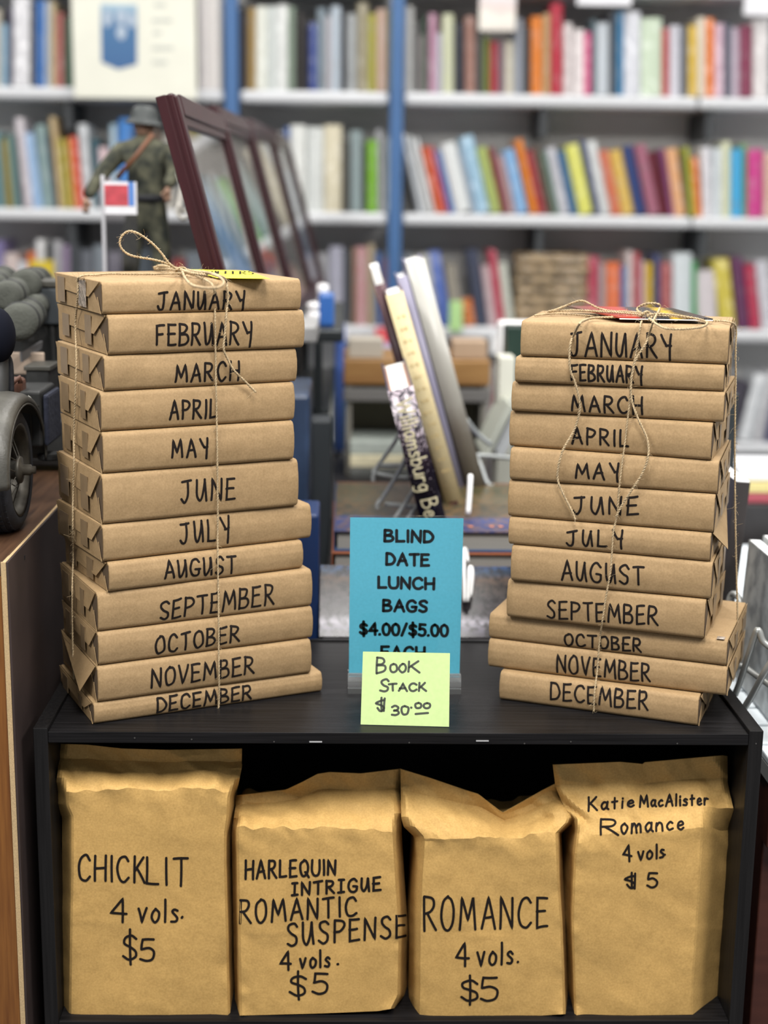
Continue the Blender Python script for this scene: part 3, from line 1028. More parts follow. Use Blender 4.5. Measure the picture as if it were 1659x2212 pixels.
# ------------------------------------------------------------------ jute twine round the stacks
def twine_bm(bm, path, r=.00083, pitch=.0072, closed=False, fuzz=18, seed=0):
    P = catmull(path, 5, closed)
    # even spacing
    out = [P[0]]
    acc = 0.0
    step = .0016
    for a, b in zip(P[:-1], P[1:]):
        d = (b - a).length
        pos = 0.0
        while acc + (d - pos) >= step:
            pos += step - acc
            acc = 0.0
            out.append(a.lerp(b, min(1, pos / max(d, 1e-9))))
        acc += d - pos
    out.append(P[-1])
    n = len(out)
    rnd = random.Random(seed)
    fr = None
    A, B = [], []
    for i, p in enumerate(out):
        t = (out[min(n - 1, i + 1)] - out[max(0, i - 1)])
        t = t.normalized() if t.length > 1e-9 else Vector((0, 0, 1))
        u = t.orthogonal().normalized() if fr is None else (fr - t * fr.dot(t))
        u = u.normalized() if u.length > 1e-6 else t.orthogonal().normalized()
        fr = u
        v = t.cross(u)
        a = 2 * math.pi * i * step / pitch
        o = (u * math.cos(a) + v * math.sin(a)) * r * .62
        A.append(p + o)
        B.append(p - o)
    tube(bm, A, lambda s: r * (.92 + .1 * math.sin(s * 190)), 6)
    tube(bm, B, lambda s: r * (.92 + .1 * math.cos(s * 170)), 6)
    for k in range(int(fuzz * 1.8)):       # stray fibres
        i = rnd.randrange(n)
        p = out[i]
        d = Vector((rnd.uniform(-1, 1), rnd.uniform(-1, .1), rnd.uniform(-1, 1))).normalized()
        e = Vector((rnd.uniform(-1, 1), rnd.uniform(-1, .1), rnd.uniform(-1, 1))).normalized()
        L_ = rnd.uniform(.002, .0085) if k % 4 else rnd.uniform(.006, .014)
        tube(bm, [p, p + d * L_ * .5, p + d * L_ * .7 + e * L_ * .5], .00014, 3, caps=False)


ORDER = ('DEC', 'NOV', 'OCT', 'SEP', 'AUG', 'JUL', 'JUN', 'MAY', 'APR', 'MAR', 'FEB', 'JAN')


def on_front(side, px, py, off=.0042):
    best = None
    for k in ORDER:
        P, U, NB, Ln, D, T = BOOKS[side, k]
        q = onplane(px, py, P - NB * off, NB)
        if P.z - .002 <= q.z <= P.z + T + .002:
            if best is None or (q - CAM).length < (best - CAM).length:
                best = q
    if best is None:
        P, U, NB, Ln, D, T = BOOKS[side, 'JAN']
        best = onplane(px, py, P - NB * off, NB)
    return best


def on_left_end(side, px, py, off=.006):
    best = None
    for k in ORDER:
        P, U, NB, Ln, D, T = BOOKS[side, k]
        q = onplane(px, py, P - U * off, U)
        if P.z - .002 <= q.z <= P.z + T + .002:
            if best is None or (q - CAM).length < (best - CAM).length:
                best = q
    if best is None:
        P, U, NB, Ln, D, T = BOOKS[side, 'JAN']
        best = onplane(px, py, P - U * off, U)
    return best


# left stack
tw = thing('twine', 'jute twine tied in a bow round the left stack of wrapped books', 'twine', (-.24, .1, 0))


def tput(name, bm, parent):
    o = put(name, bm, JUTE, parent, smooth=True)
    o.matrix_parent_inverse = Matrix.Translation(-Vector(parent.location))
    return o


zt = ztop + .0016
bm = bmesh.new()
twine_bm(bm, [on_left_end('L', 160, 1468), on_left_end('L', 158, 1420), on_left_end('L', 156, 1340), on_left_end('L', 156, 1270), on_left_end('L', 158, 1205), on_left_end('L', 157, 1140),
              on_left_end('L', 158, 1060), on_left_end('L', 160, 1000), on_left_end('L', 160, 930), on_left_end('L', 163, 850), on_left_end('L', 165, 770), on_left_end('L', 163, 700),
              on_left_end('L', 168, 640), on_left_end('L', 168, 606, .004), atz(171, 599, zt), atz(182, 595.4, zt), atz(206, 594.2, zt), atz(239, 591.5, zt), atz(292, 592.2, zt), atz(339, 592, zt), atz(392, 590, zt + .004)], fuzz=60, seed=1)
tput('side_strand', bm, tw)
fr_pts = [(463, 632), (465, 700), (466, 800), (467, 850), (468, 900), (469, 960), (469.5, 1000), (470, 1060), (470.5, 1100), (470, 1150), (470.5, 1200), (471, 1250), (472, 1300), (472.5, 1350), (472.5, 1400), (473, 1450), (473.5, 1500), (472, 1531)]
bm = bmesh.new()
twine_bm(bm, [atz(395, 588, zt + .004), atz(424, 596, zt), atz(450, 608, zt), atz(460.5, 618.5, zt + .0004)] + [on_front('L', *p) for p in fr_pts], fuzz=90, seed=2)
tput('front_strand', bm, tw)
kn = atz(392, 586, ztop + .006)
KY = kn.y
loop1 = [(376, 577), (364, 567.6), (349, 547), (328.5, 525.4), (308, 510), (293, 502), (281, 499), (270, 503), (262, 512), (258.5, 522), (260, 532), (267, 542), (281, 551), (301.5, 556), (332, 561), (357, 567.6), (378, 579)]
bm = bmesh.new()
twine_bm(bm, [at(p[0], p[1], KY - .012 * math.sin(math.pi * i / 16)) for i, p in enumerate(loop1)], r=.0010, fuzz=26, seed=3)
loop2 = [(393, 583), (397, 595), (403, 605), (414, 615), (432, 620), (459, 622), (476, 619), (483.5, 611), (479, 602), (466, 595), (448, 590), (422, 586), (400, 582)]
lz = [.007, .006, .0045, .003, .0026, .003, .0045, .006, .0075, .008, .008, .008, .007]
twine_bm(bm, [atz(p[0], p[1], ztop + z) for p, z in zip(loop2, lz)], r=.0010, fuzz=26, seed=4)
tput('bow_loops', bm, tw)
bm = bmesh.new()
twine_bm(bm, [kn + Vector((.006 * math.cos(a), .005 * math.sin(a * 2), .004 * math.sin(a))) for a in [k * .7 for k in range(18)]], r=.0011, fuzz=26, seed=5)
twine_bm(bm, [atz(332, 579, ztop + .004), atz(345, 574, ztop + .007), atz(365, 576, ztop + .008), atz(392, 583, ztop + .008), atz(415, 590, ztop + .007), atz(448, 594, ztop + .006)], r=.0013, fuzz=40, seed=6)
twine_bm(bm, [atz(334, 581, ztop + .002), atz(352, 580, ztop + .004), atz(372, 582, ztop + .006), atz(395, 587, ztop + .006)], r=.0012, fuzz=40, seed=7)
tput('knot', bm, tw)
loose = [(488, 605), (490.6, 621.5), (492.7, 642), (490.6, 662), (488.6, 683), (485, 729), (483, 754), (491.6, 775), (506, 800.7), (531.6, 826), (552.7, 847)]
bm = bmesh.new()
lp = [atz(422, 585, ztop + .008), atz(456, 590, ztop + .009), atz(477, 597, ztop + .007)]
twine_bm(bm, lp + [on_front('L', p[0], p[1], .009) for p in loose], r=.0010, fuzz=50, seed=8)
tput('loose_end', bm, tw)

# right stack
tw2 = thing('twine', 'jute twine tied in a loose bow round the right stack of wrapped books', 'twine', (.24, .1, 0))
zr = ztr + .0018
bm = bmesh.new()
r_end = []
P0_, U0_, NB0_, L0_, D0_, T0_ = BOOKS['R', 'JAN']
side_pts = [(1590, 709), (1589, 760), (1589.4, 816), (1587.6, 922), (1587.6, 1028), (1588.7, 1134), (1591, 1240), (1593, 1328), (1592, 1381)]
twine_bm(bm, [atz(1155, 681.5, zr), atz(1200, 677.5, zr), atz(1249, 680, zr), atz(1300, 684, zr), atz(1345, 684, zr + .002), atz(1388, 682, zr + .004)], fuzz=20, seed=11)
twine_bm(bm, [atz(1400, 681, zr + .005), atz(1450, 683, zr + .006), atz(1500, 688, zr + .004), atz(1533, 692, zr), atz(1560, 693.5, zr), atz(1580, 697, zr + .0006)] + [at(p[0], p[1], .112) for p in side_pts], fuzz=60, seed=12)
tput('side_strand', bm, tw2)
frr = [(1383, 705), (1374, 762), (1365, 806.6), (1361, 859), (1355, 911), (1350, 956), (1340, 1030), (1335, 1086), (1334, 1110), (1325, 1147), (1322, 1192), (1318, 1237), (1309, 1289), (1301, 1341), (1297, 1370), (1294, 1397), (1290, 1449), (1284, 1498), (1282.5, 1537)]
bm = bmesh.new()
twine_bm(bm, [atz(1390, 682, zr + .004), atz(1387, 692, zr + .0006)] + [on_front('R', *p) for p in frr], fuzz=90, seed=13)
tput('front_strand', bm, tw2)
bm = bmesh.new()
twine_bm(bm, [atz(1385, 683, zr + .004), atz(1330, 685, zr + .003), atz(1290, 686, zr + .002), atz(1268, 690, zr + .002), atz(1252, 699, zr + .003)] +
         [on_front('R', p[0], p[1], .009) for p in ((1240, 722), (1232, 743), (1230, 780), (1234, 806), (1243, 829), (1252.7, 877.5), (1241.5, 926), (1215, 974.5), (1204, 1027), (1213.5, 1060), (1234, 1101), (1243, 1123))], r=.0010, fuzz=60, seed=14)
tput('loose_end', bm, tw2)
bm = bmesh.new()
twine_bm(bm, [atz(1390, 681, zr + .005), at(1376, 667, .135), at(1396, 656, .130), at(1422, 657, .128), at(1424.6, 667, .126), atz(1416, 684, zr + .008), atz(1410, 697, zr + .003)] +
         [on_front('R', p[0], p[1], .0088) for p in ((1402, 722), (1394.5, 743), (1372, 780), (1363, 829), (1365, 866), (1378, 903.6), (1398, 948), (1400, 985.7), (1387, 1023), (1361, 1064), (1342, 1094), (1331, 1116))], r=.0010, fuzz=60, seed=15)
tput('loose_end', bm, tw2)
bm = bmesh.new()
twine_bm(bm, [atz(1400, 683, zr + .006), atz(1392, 677, zr + .008), at(1350, 673, .15), at(1328, 672.5, .16), at(1308, 670, .17), at(1288.6, 664, .175), at(1260, 650, .18), at(1240, 653, .185), at(1223.5, 660, .19), atz(1200, 669, zr + .006), atz(1184, 674, zr + .003),
              atz(1210, 671.5, zr + .004), atz(1250, 670.5, zr + .006), atz(1330, 675, zr + .007), atz(1390, 680, zr + .007)], r=.00095, fuzz=60, seed=16)
twine_bm(bm, [atz(1402, 688, zr + .005), atz(1417, 699, zr + .003), atz(1435.5, 708.5, zr + .001), atz(1469, 711, zr + .0008), atz(1510, 707.7, zr + .001), atz(1527, 700, zr + .002), atz(1520, 692, zr + .004), atz(1480, 684, zr + .007), atz(1430, 678, zr + .010), atz(1400, 680, zr + .008)], r=.00095, fuzz=30, seed=17)
tput('bow_loops', bm, tw2)
bm = bmesh.new()
k2 = atz(1396, 682, zr + .006)
twine_bm(bm, [k2 + Vector((.006 * math.cos(a), .005 * math.sin(a * 2), .0045 * math.sin(a))) for a in [k * .7 for k in range(18)]], r=.0011, fuzz=30, seed=18)
tput('knot', bm, tw2)


# ------------------------------------------------------------------ wall shelving with its books
sh = thing('wall_shelving', 'white wall shelves on blue uprights full of books along the back wall', 'shelving', (0, SF, FLOOR_Z))
POST = mat('blue_upright_paint', (0.052, 0.135, 0.31), 0.45, var=.05, scale=8)
SHELFM = mat('white_shelf', (0.64, 0.655, 0.68), 0.45, var=.02, scale=10)
BACKM = mat('grey_back_panel', (0.62, 0.615, 0.60), 0.7, var=.08, scale=5)
BRK = mat('grey_bracket', (0.045, 0.05, 0.055), 0.5)


def shpart(name, lo, hi, m, bev=0.0):
    b_ = bmesh.new()
    off = -sh.location
    box_mm(b_, Vector(lo) + off, Vector(hi) + off, bev)
    return put(name, b_, m, sh)


SD = .27
pxs = (at(501, 200, SF).x, at(857, 200, SF).x)
PW = .020
SHELVES = {}
# each shelf: photo height of its top and lower edge (left bay, middle bay, right bay)
ROWS = {'upper': (-48, -14), 'top': (201, 229), 'middle': (462, 488), 'lower': (706, 733), 'bottom': (951, 977)}
for rn, (yt, yb) in ROWS.items():
    z1, z0 = at(1000, yt, SF).z, at(1000, yb, SF).z
    SHELVES[rn] = z1
    for a, b_ in ((-2.35, pxs[0] - PW - .004), (pxs[0] + PW + .004, pxs[1] - PW - .004), (pxs[1] + PW + .004, 1.02), (1.024, 2.35)):
        shpart('shelf_board', (a, SF, z0), (b_, SF + SD, z1), SHELFM, .012)
    if rn in ('top', 'middle', 'lower'):
        for xx in (pxs[1] + .46, pxs[1] + .98, -.93):
            shpart('bracket', (xx - .012, SF + .02, z0 - .09), (xx + .012, SF + SD, z0 - .001), BRK, .002)
shpart('shelf_board', (-2.35, SF, SHELVES['upper'] + .36), (2.35, SF + SD, SHELVES['upper'] + .40), SHELFM, .012)
shpart('base_shelf', (-2.35, SF - .02, FLOOR_Z), (2.35, SF + SD, FLOOR_Z + .12), BRK)
for x in pxs + (-1.42, 2.36):
    shpart('upright_post', (x - PW, SF - .018, FLOOR_Z), (x + PW, SF + .03, 2.0), POST, .003)
shpart('back_panel', (-2.35, SF + SD, FLOOR_Z), (2.36, SF + SD + .012, 2.0), BACKM)

bm_u = bmesh.new()      # unit book: rounded spine towards the viewer, cover boards and page block
NS = 7
prof = [(i / (NS - 1), -.06 * math.sin(math.pi * i / (NS - 1))) for i in range(NS)]
fr0 = [bm_u.verts.new((x, y, 0)) for x, y in prof]
fr1 = [bm_u.verts.new((x, y, 1)) for x, y in prof]
bk0 = [bm_u.verts.new((1, 1, 0)), bm_u.verts.new((0, 1, 0))]
bk1 = [bm_u.verts.new((1, 1, 1)), bm_u.verts.new((0, 1, 1))]
for i in range(NS - 1):
    bm_u.faces.new((fr0[i], fr0[i + 1], fr1[i + 1], fr1[i]))
bm_u.faces.new((fr0[-1], bk0[0], bk1[0], fr1[-1]))
bm_u.faces.new((bk0[0], bk0[1], bk1[1], bk1[0]))
bm_u.faces.new((bk0[1], fr0[0], fr1[0], bk1[1]))
bm_u.faces.new(fr1 + bk1)
bm_u.faces.new((fr0 + bk0)[::-1])
UNIT = bpy.data.meshes.new('shelf_book')
bm_u.normal_update(); bm_u.to_mesh(UNIT); bm_u.free()


def spine_material():
    """book cloth: colour of each book, a second printed band and lines of title lettering"""
    m = bpy.data.materials.new('printed_book_spine')
    m.use_nodes = True
    nt = m.node_tree
    N, Lk = nt.nodes.new, nt.links.new
    b = nt.nodes['Principled BSDF']
    b.inputs['Roughness'].default_value = .35
    oi = N('ShaderNodeObjectInfo')
    tc = N('ShaderNodeTexCoord')
    sp = N('ShaderNodeSeparateXYZ')
    Lk(tc.outputs['Generated'], sp.inputs[0])
    cmb = N('ShaderNodeCombineXYZ')
    m1 = N('ShaderNodeMath'); m1.operation = 'MULTIPLY'; m1.inputs[1].default_value = 57.0
    Lk(oi.outputs['Random'], m1.inputs[0])
    Lk(m1.outputs[0], cmb.inputs['X'])
    m3 = N('ShaderNodeMath'); m3.operation = 'MULTIPLY'; m3.inputs[1].default_value = 5.0
    Lk(sp.outputs['Z'], m3.inputs[0])
    Lk(m3.outputs[0], cmb.inputs['Z'])
    m4 = N('ShaderNodeMath'); m4.operation = 'MULTIPLY'; m4.inputs[1].default_value = 1.2
    Lk(sp.outputs['X'], m4.inputs[0])
    Lk(m4.outputs[0], cmb.inputs['Y'])
    nz = N('ShaderNodeTexNoise'); nz.inputs['Scale'].default_value = 1.6; nz.inputs['Detail'].default_value = 3
    Lk(cmb.outputs[0], nz.inputs['Vector'])
    rp = N('ShaderNodeValToRGB')
    rp.color_ramp.elements[0].position = .54
    rp.color_ramp.elements[1].position = .62
    rp.color_ramp.elements[0].color = (0, 0, 0, 1)
    rp.color_ramp.elements[1].color = (.45, .45, .45, 1)
    Lk(nz.outputs['Fac'], rp.inputs['Fac'])
    hs = N('ShaderNodeHueSaturation'); hs.inputs['Saturation'].default_value = .55
    mv = N('ShaderNodeMath'); mv.operation = 'MULTIPLY_ADD'; mv.inputs[1].default_value = 1.5; mv.inputs[2].default_value = .45
    Lk(oi.outputs['Random'], mv.inputs[0])
    Lk(mv.outputs[0], hs.inputs['Value'])
    Lk(oi.outputs['Color'], hs.inputs['Color'])
    mx = N('ShaderNodeMixRGB')
    Lk(rp.outputs['Color'], mx.inputs['Fac'])
    Lk(oi.outputs['Color'], mx.inputs['Color1'])
    Lk(hs.outputs['Color'], mx.inputs['Color2'])
    Lk(mx.outputs['Color'], b.inputs['Base Color'])
    return m


UNIT.materials.append(spine_material())
ORD = ['first', 'second', 'third', 'fourth', 'fifth', 'sixth', 'seventh', 'eighth', 'ninth', 'tenth', 'eleventh', 'twelfth', 'thirteenth', 'fourteenth', 'fifteenth',
       'sixteenth', 'seventeenth', 'eighteenth', 'nineteenth', 'twentieth']
TENS = ['', '', 'twenty', 'thirty', 'forty']


def ordinal(n):
    if n <= 20:
        return ORD[n - 1]
    t, u = divmod(n, 10)
    return TENS[t] + ('-' + ORD[u - 1] if u else '') if u else ('thirtieth' if t == 3 else 'fortieth')


def colour_name(h):
    r, g, b = [int(h[i:i + 2], 16) / 255 for i in (0, 2, 4)]
    hh, l, s = colorsys.rgb_to_hls(r, g, b)
    hh *= 360
    if s < .16 or (l > .82 and s < .35):
        return 'white' if l > .78 else 'pale grey' if l > .62 else 'grey' if l > .36 else 'black' if l < .2 else 'dark grey'
    base = ('red' if hh < 14 or hh > 345 else 'orange' if hh < 34 else 'yellow' if hh < 62 else 'green' if hh < 160 else 'teal' if hh < 195 else 'blue' if hh < 245 else 'purple' if hh < 290 else 'pink')
    if base in ('orange', 'yellow') and s < .45:
        base = 'tan' if l > .45 else 'brown'
    return ('dark ' if l < .34 else 'pale ' if l > .72 else '') + base


BAYN = {'L': 'left of blue posts', 'M': 'between blue posts', 'R': 'right of blue posts'}


def shelf_row(row, bay, items, gain=.86):
    z = SHELVES[row] + .0005
    n = 0
    prev = 0.0
    for k, it in enumerate(items):
        x0, x1, yt, col = it[:4]
        shift = it[4] if len(it) > 4 else 0
        if x1 <= x0 + 3:
            continue
        n += 1
        xm = (x0 + x1) / 2
        ybase = {'top': 201, 'middle': 462, 'lower': 706, 'bottom': 951}[row] + (xm - 1000) * .012
        yset = SF + .012 + RND.uniform(0, .012)
        p0, p1 = at(x0, ybase, yset), at(x1, ybase, yset)
        pt = at(x0 + shift, yt, yset)
        dz, dx = pt.z - z, pt.x - p0.x
        ang = math.atan2(dx, dz)
        if ang < -.02 and prev < -.15:
            ang = max(ang, prev)
        prev = ang
        h = math.hypot(dx, dz)
        w = (p1.x - p0.x) * math.cos(ang) * .985
        h = max(h - (w * abs(math.sin(ang)) * .2), .05)
        o = bpy.data.objects.new('shelf_book', UNIT)
        C.objects.link(o)
        d = min(SD - .03, h * RND.uniform(.62, .74))
        o.scale = (w, d, h)
        px = p0.x if ang <= 0 else p1.x - w * math.cos(ang)
        zz = z + (0 if ang <= 0 else w * math.sin(ang))
        o.location = (px, yset, zz)
        o.rotation_euler = (0, ang, 0)
        c = lin(col)
        o.color = (*[min(1, q * gain) for q in c], 1)
        size = 'tall ' if h > .275 else 'short ' if h < .2 else ''
        lean = ' leaning' if abs(shift) > 18 else ''
        tag(o, f"{size}{colour_name(col)} book{lean}, {ordinal(n)} from left, {row} back shelf {BAYN[bay]}", 'book', f"books on the {row} back shelf {BAYN[bay]}")


shelf_row('top', 'L', [(-60, -42, 10, '8a4a40'), (-40, -22, 0, '4a6a80'), (-20, 2, 20, 'c8c0b0'), (3, 17, 52, '9cc0d8'), (18, 27, 18, '4a4560'), (28, 64, -6, 'e8e8ec'), (65, 77, 10, '66666a'), (78, 94, 0, '3a78c4'), (94, 108, 2, 'b6c6dc'), (108, 121, 4, 'dcc8a0'), (121, 139, 28, 'b8706c'), (139, 160, 38, '4c6a58')])
shelf_row('top', 'M', [(513, 533, 22, '34343c'), (534, 551, 17, 'a88a52'), (552, 575, 14, 'eceee4'), (575, 598, 14, 'd2d8d6'), (598, 622, 11, 'e6e8e6'), (622, 637, 14, '8c9c8c'), (638, 659, 28, '34302f'), (660, 668, 60, '40404a'), (668, 684, 50, '4a5a9c'), (685, 704, 18, '8c9aa4'), (704, 715, 35, 'cac4c8'), (715, 736, 14, 'c0ccd8'), (737, 747, 22, '3a3a40'), (748, 771, 30, 'aaaeb0'), (772, 796, 7, 'a09880'), (796, 812, 30, 'b0ac4c'), (813, 837, 20, 'c4a898'), (838, 849, 22, '8a9468')])
shelf_row('top', 'R', [(872, 894, 14, 'b4b4b2'), (895, 905, 46, '6c6c6c'), (905, 916, 76, '948e8c'), (916, 925, 35, '4f6a58'), (926, 943, 30, 'c090a8'), (943, 955, 72, 'c8c8d4'), (956, 980, 31, 'd4d8b8'), (981, 1003, 50, '343640'), (1005, 1028, 36, 'a47c70'), (1029, 1043, 60, '565a5a'), (1044, 1058, 80, '74803a'), (1059, 1075, 90, 'b03c48'), (1076, 1090, 90, '86727c'), (1091, 1110, 90, 'd4cebc'), (1111, 1130, 40, '9aa0ac'), (1131, 1145, 58, '4c4e50'), (1147, 1172, 36, 'e8883a'), (1173, 1189, 30, 'c4a478'), (1190, 1216, 8, 'bc3448'), (1217, 1237, 50, 'e0d8d8'), (1240, 1262, 64, 'ece4e4'), (1262, 1277, 70, 'd85c8c'), (1278, 1288, 42, '6a8088'), (1289, 1315, 50, 'ccd4dc'), (1316, 1329, 26, '5a5e64'), (1330, 1347, 26, '4888b4'), (1348, 1383, 26, 'e0e2ea'), (1384, 1429, 40, 'd2e2ca'), (1430, 1445, 62, 'c45a5a'), (1446, 1470, 56, 'dcdce6'), (1471, 1486, 58, '6c7078'), (1487, 1505, 56, 'e4c050'), (1506, 1524, 38, 'e8decc'), (1525, 1542, 40, 'f08840'), (1543, 1564, 52, 'dcbccc'), (1565, 1578, 50, '5c6474'), (1579, 1597, 60, 'c8b8c8'), (1598, 1625, 56, '8a3c58'), (1626, 1662, 40, 'e4e0e0'), (1664, 1690, 44, '506070')])
shelf_row('middle', 'L', [(-60, -34, 300, '7a5a4a', -10), (-33, -8, 290, '5c7c88', -10), (-7, 14, 285, '6a8e94', -12), (14, 28, 300, '9a8a44', -12), (28, 46, 292, '6c8c8a', -16), (46, 53, 330, '4a3850', -20), (53, 72, 255, 'd4ccd2', -22), (72, 94, 288, 'a0c0e4', -22), (95, 118, 270, '90a8a8', -20), (118, 125, 290, '46586c', -20), (126, 141, 253, 'd0b88c', -20), (141, 152, 300, 'b8b048', -16), (153, 164, 300, 'ccac5c', -14), (165, 182, 295, 'e05a40', -16), (183, 204, 268, 'ccd0d4', -16), (205, 219, 300, '486c78', -8), (220, 240, 318, 'e8ccd0', -8), (241, 256, 268, 'c0dcec', -4), (258, 288, 256, '5090dc', -2), (290, 318, 300, '586048', 0), (320, 345, 280, '6c5c50', 0), (350, 380, 290, 'b4b0a8', 0), (382, 410, 300, '44505c', 0), (412, 440, 280, '8c6c60', 0), (442, 480, 300, 'a8a8a8', 0)])
shelf_row('middle', 'M', [(516, 540, 300, '6c6460'), (541, 566, 290, 'a09888'), (567, 592, 300, '485460'), (593, 613, 285, 'b4b4b4'), (614, 626, 275, '466aae'), (627, 659, 270, 'e8eae6'), (661, 699, 275, 'dee2e0'), (700, 738, 270, 'e0d8be'), (739, 755, 305, '54524c'), (757, 782, 282, '94a4a6'), (783, 791, 310, '504c48'), (793, 815, 303, '80b83a'), (816, 830, 280, 'b0b0b4', -4), (832, 848, 300, '9aa2a4')])
shelf_row('middle', 'R', [(904, 917, 292, 'd4d8dc', -40), (918, 930, 296, 'e0e4e4', -40), (931, 942, 300, 'dce0e2', -40), (943, 958, 318, 'dc6434', -36), (959, 970, 318, 'c8606c', -38), (971, 983, 330, '4c80c8', -40), (985, 1019, 312, 'e4e8e8', -38), (1020, 1029, 325, 'a8b4c4', -40), (1030, 1060, 298, 'a4c8e0', -45), (1061, 1084, 322, 'b0c070', -42), (1085, 1098, 322, '8a3844', -40), (1099, 1115, 340, 'b89898', -38), (1116, 1142, 328, '8cb8e4', -42), (1146, 1164, 305, 'e88830', -46), (1165, 1180, 330, 'b04850', -42), (1181, 1196, 320, '6a5a50', -40), (1197, 1208, 330, '6a8878', -36), (1209, 1231, 322, 'c4c4cc', -38), (1232, 1251, 330, '447098', -40), (1252, 1282, 318, 'e4e474', -46), (1283, 1296, 305, '48527a', -40), (1297, 1321, 308, 'd8dcdc', -40), (1322, 1343, 327, 'd87858', -34), (1344, 1372, 327, 'e0bc60', -34), (1373, 1396, 318, '384a80', -34), (1400, 1426, 316, 'ac6c80', -34), (1427, 1446, 330, '6c2834', -28), (1448, 1456, 322, 'a86498', -22), (1457, 1482, 322, 'ecb484', -20), (1484, 1490, 330, '7a7a60', -14), (1491, 1501, 318, 'bcc440', -14), (1502, 1517, 340, 'e88848', -10), (1518, 1540, 318, 'e0e0e6', -4), (1541, 1559, 320, 'dce4e8', 0), (1560, 1578, 306, 'e4e6c4', 0), (1579, 1605, 322, '4cb0e4', 0), (1606, 1613, 310, '80b45c', 0), (1615, 1648, 322, 'd04490', 0), (1650, 1670, 330, 'dcb8a8', 0)])
shelf_row('lower', 'L', [(-60, -20, 530, '7a70a0'), (-19, 8, 520, '8078a4'), (9, 38, 548, 'd4c4c0'), (39, 58, 565, 'ccd4dc'), (59, 76, 545, 'e87838'), (77, 98, 518, 'dcdcdc'), (99, 112, 525, '3c4040'), (113, 134, 520, 'b4b4b8'), (135, 150, 530, '9a88a4'), (151, 172, 530, '4c5054'), (174, 200, 540, '6c7078'), (202, 230, 530, '848c94'), (232, 262, 545, 'c8c8dc'), (264, 290, 530, '70747c'), (292, 330, 540, '505860'), (332, 370, 540, '6c6c70'), (372, 400, 560, 'a04848'), (402, 440, 545, '788088'), (442, 480, 540, 'a4a4a8')])
shelf_row('lower', 'M', [(516, 560, 540, '8c9098'), (562, 600, 550, 'b0b0b4'), (602, 640, 545, '70747c'), (642, 676, 550, '54585c'), (678, 710, 548, 'a0a0a4'), (712, 741, 533, 'b0b0c0'), (742, 758, 540, '585c64'), (760, 767, 536, 'a89070'), (768, 792, 534, 'd8a8ac'), (793, 810, 528, 'c0b094'), (811, 825, 545, '5078b4'), (826, 846, 560, '9a7a88')])
shelf_row('lower', 'R', [(872, 888, 548, '88909a'), (889, 910, 556, 'c4c4be', -6), (912, 948, 550, 'c0c0b8', -8), (950, 976, 545, '5c74bc', -26), (977, 1002, 572, '9a9488', -18), (1003, 1027, 650, 'cc7434', -20), (1028, 1054, 545, '464c60', -44), (1056, 1074, 580, 'ccb4b8', -40), (1075, 1092, 545, 'c04c60', -40), (1093, 1112, 570, 'd0d4c8', -24), (1266, 1294, 555, 'b84c60'), (1295, 1308, 570, 'b4acac'), (1309, 1340, 568, 'e87848'), (1342, 1352, 575, '5480c0'), (1353, 1368, 543, 'd8ccca'), (1369, 1382, 546, 'c0545c'), (1383, 1394, 565, 'd4bcc4'), (1395, 1410, 568, 'd8b424'), (1411, 1426, 550, '4c5680'), (1427, 1452, 568, 'b06464'), (1454, 1494, 548, 'dae2e6'), (1495, 1505, 565, '34a858'), (1508, 1550, 586, 'dcd4d8', -6), (1556, 1590, 562, 'd8c858', -16), (1594, 1620, 560, '6c4064', -26), (1622, 1644, 580, 'c0405c', -36), (1646, 1672, 570, 'd4d4dc', -36)])
shelf_row('bottom', 'R', [(1010, 1034, 800, '6c7478'), (1036, 1052, 790, 'b8b4b0', 20), (1054, 1070, 795, 'b05058', 20), (1072, 1090, 800, 'c8c8c0', 22), (1560, 1590, 825, '484450', 30), (1592, 1624, 812, 'd8dce0', 38), (1626, 1646, 805, 'ccccd0', 34), (1648, 1670, 830, '5c5c78', 20)])


def slab(name, lo, hi, m, label, cat, group=None, bev=.001, rotz=0):
    c = (Vector(lo) + Vector(hi)) / 2
    b_ = bmesh.new()
    bx(b_, (0, 0, (hi[2] - lo[2]) / 2), Vector(hi) - Vector(lo), bev=bev)
    o = put(name, b_, m, None, loc=(c.x, c.y, lo[2]), rotz=rotz)
    return tag(o, label, cat, group)


# cream banner board standing on the top shelf at left
pa, pb = at(161, 211, SF - .03), at(426, 211, SF - .03)
BRD = mat('cream_poster_board', (.78, .78, .68), .6, var=.03, scale=12)
b_ = bmesh.new()
btop = at(300, -70, SF - .03).z
box_mm(b_, (pa.x, SF - .036, pa.z), (pb.x, SF - .028, btop), .001)
brd = put('poster_board', b_, BRD)
tag(brd, 'cream poster board with a blue pennant hung before the top left shelf', 'sign')
pen = [at(217, 8, SF - .037), at(296, 10, SF - .037), at(296, 139, SF - .037), at(256, 150, SF - .037), at(219, 134, SF - .037)]
b_ = bmesh.new(); f = b_.faces.new([b_.verts.new(p) for p in pen]); put('blue_pennant', b_, zones('pennant_print', [(0, '3c6494'), (.62, '44709c'), (.72, '6484a8'), (.86, '7c98b4'), (1, 'a8c4d4')], 'Z', .6, .12, 14), brd)
b_ = bmesh.new()
for cx, cy, rx, ry in ((232, 40, 9, 18), (262, 36, 11, 16), (284, 44, 9, 16), (262, 70, 11, 16)):
    q0 = at(cx, cy, SF - .0376)
    vs = [b_.verts.new(at(cx + rx * math.cos(a * .3927), cy + ry * math.sin(a * .3927), SF - .0376)) for a in range(16)]
    b_.faces.new(vs)
put('pennant_emblem', b_, mat('pennant_emblem', (.42, .50, .60), .6), brd)
b_ = bmesh.new()
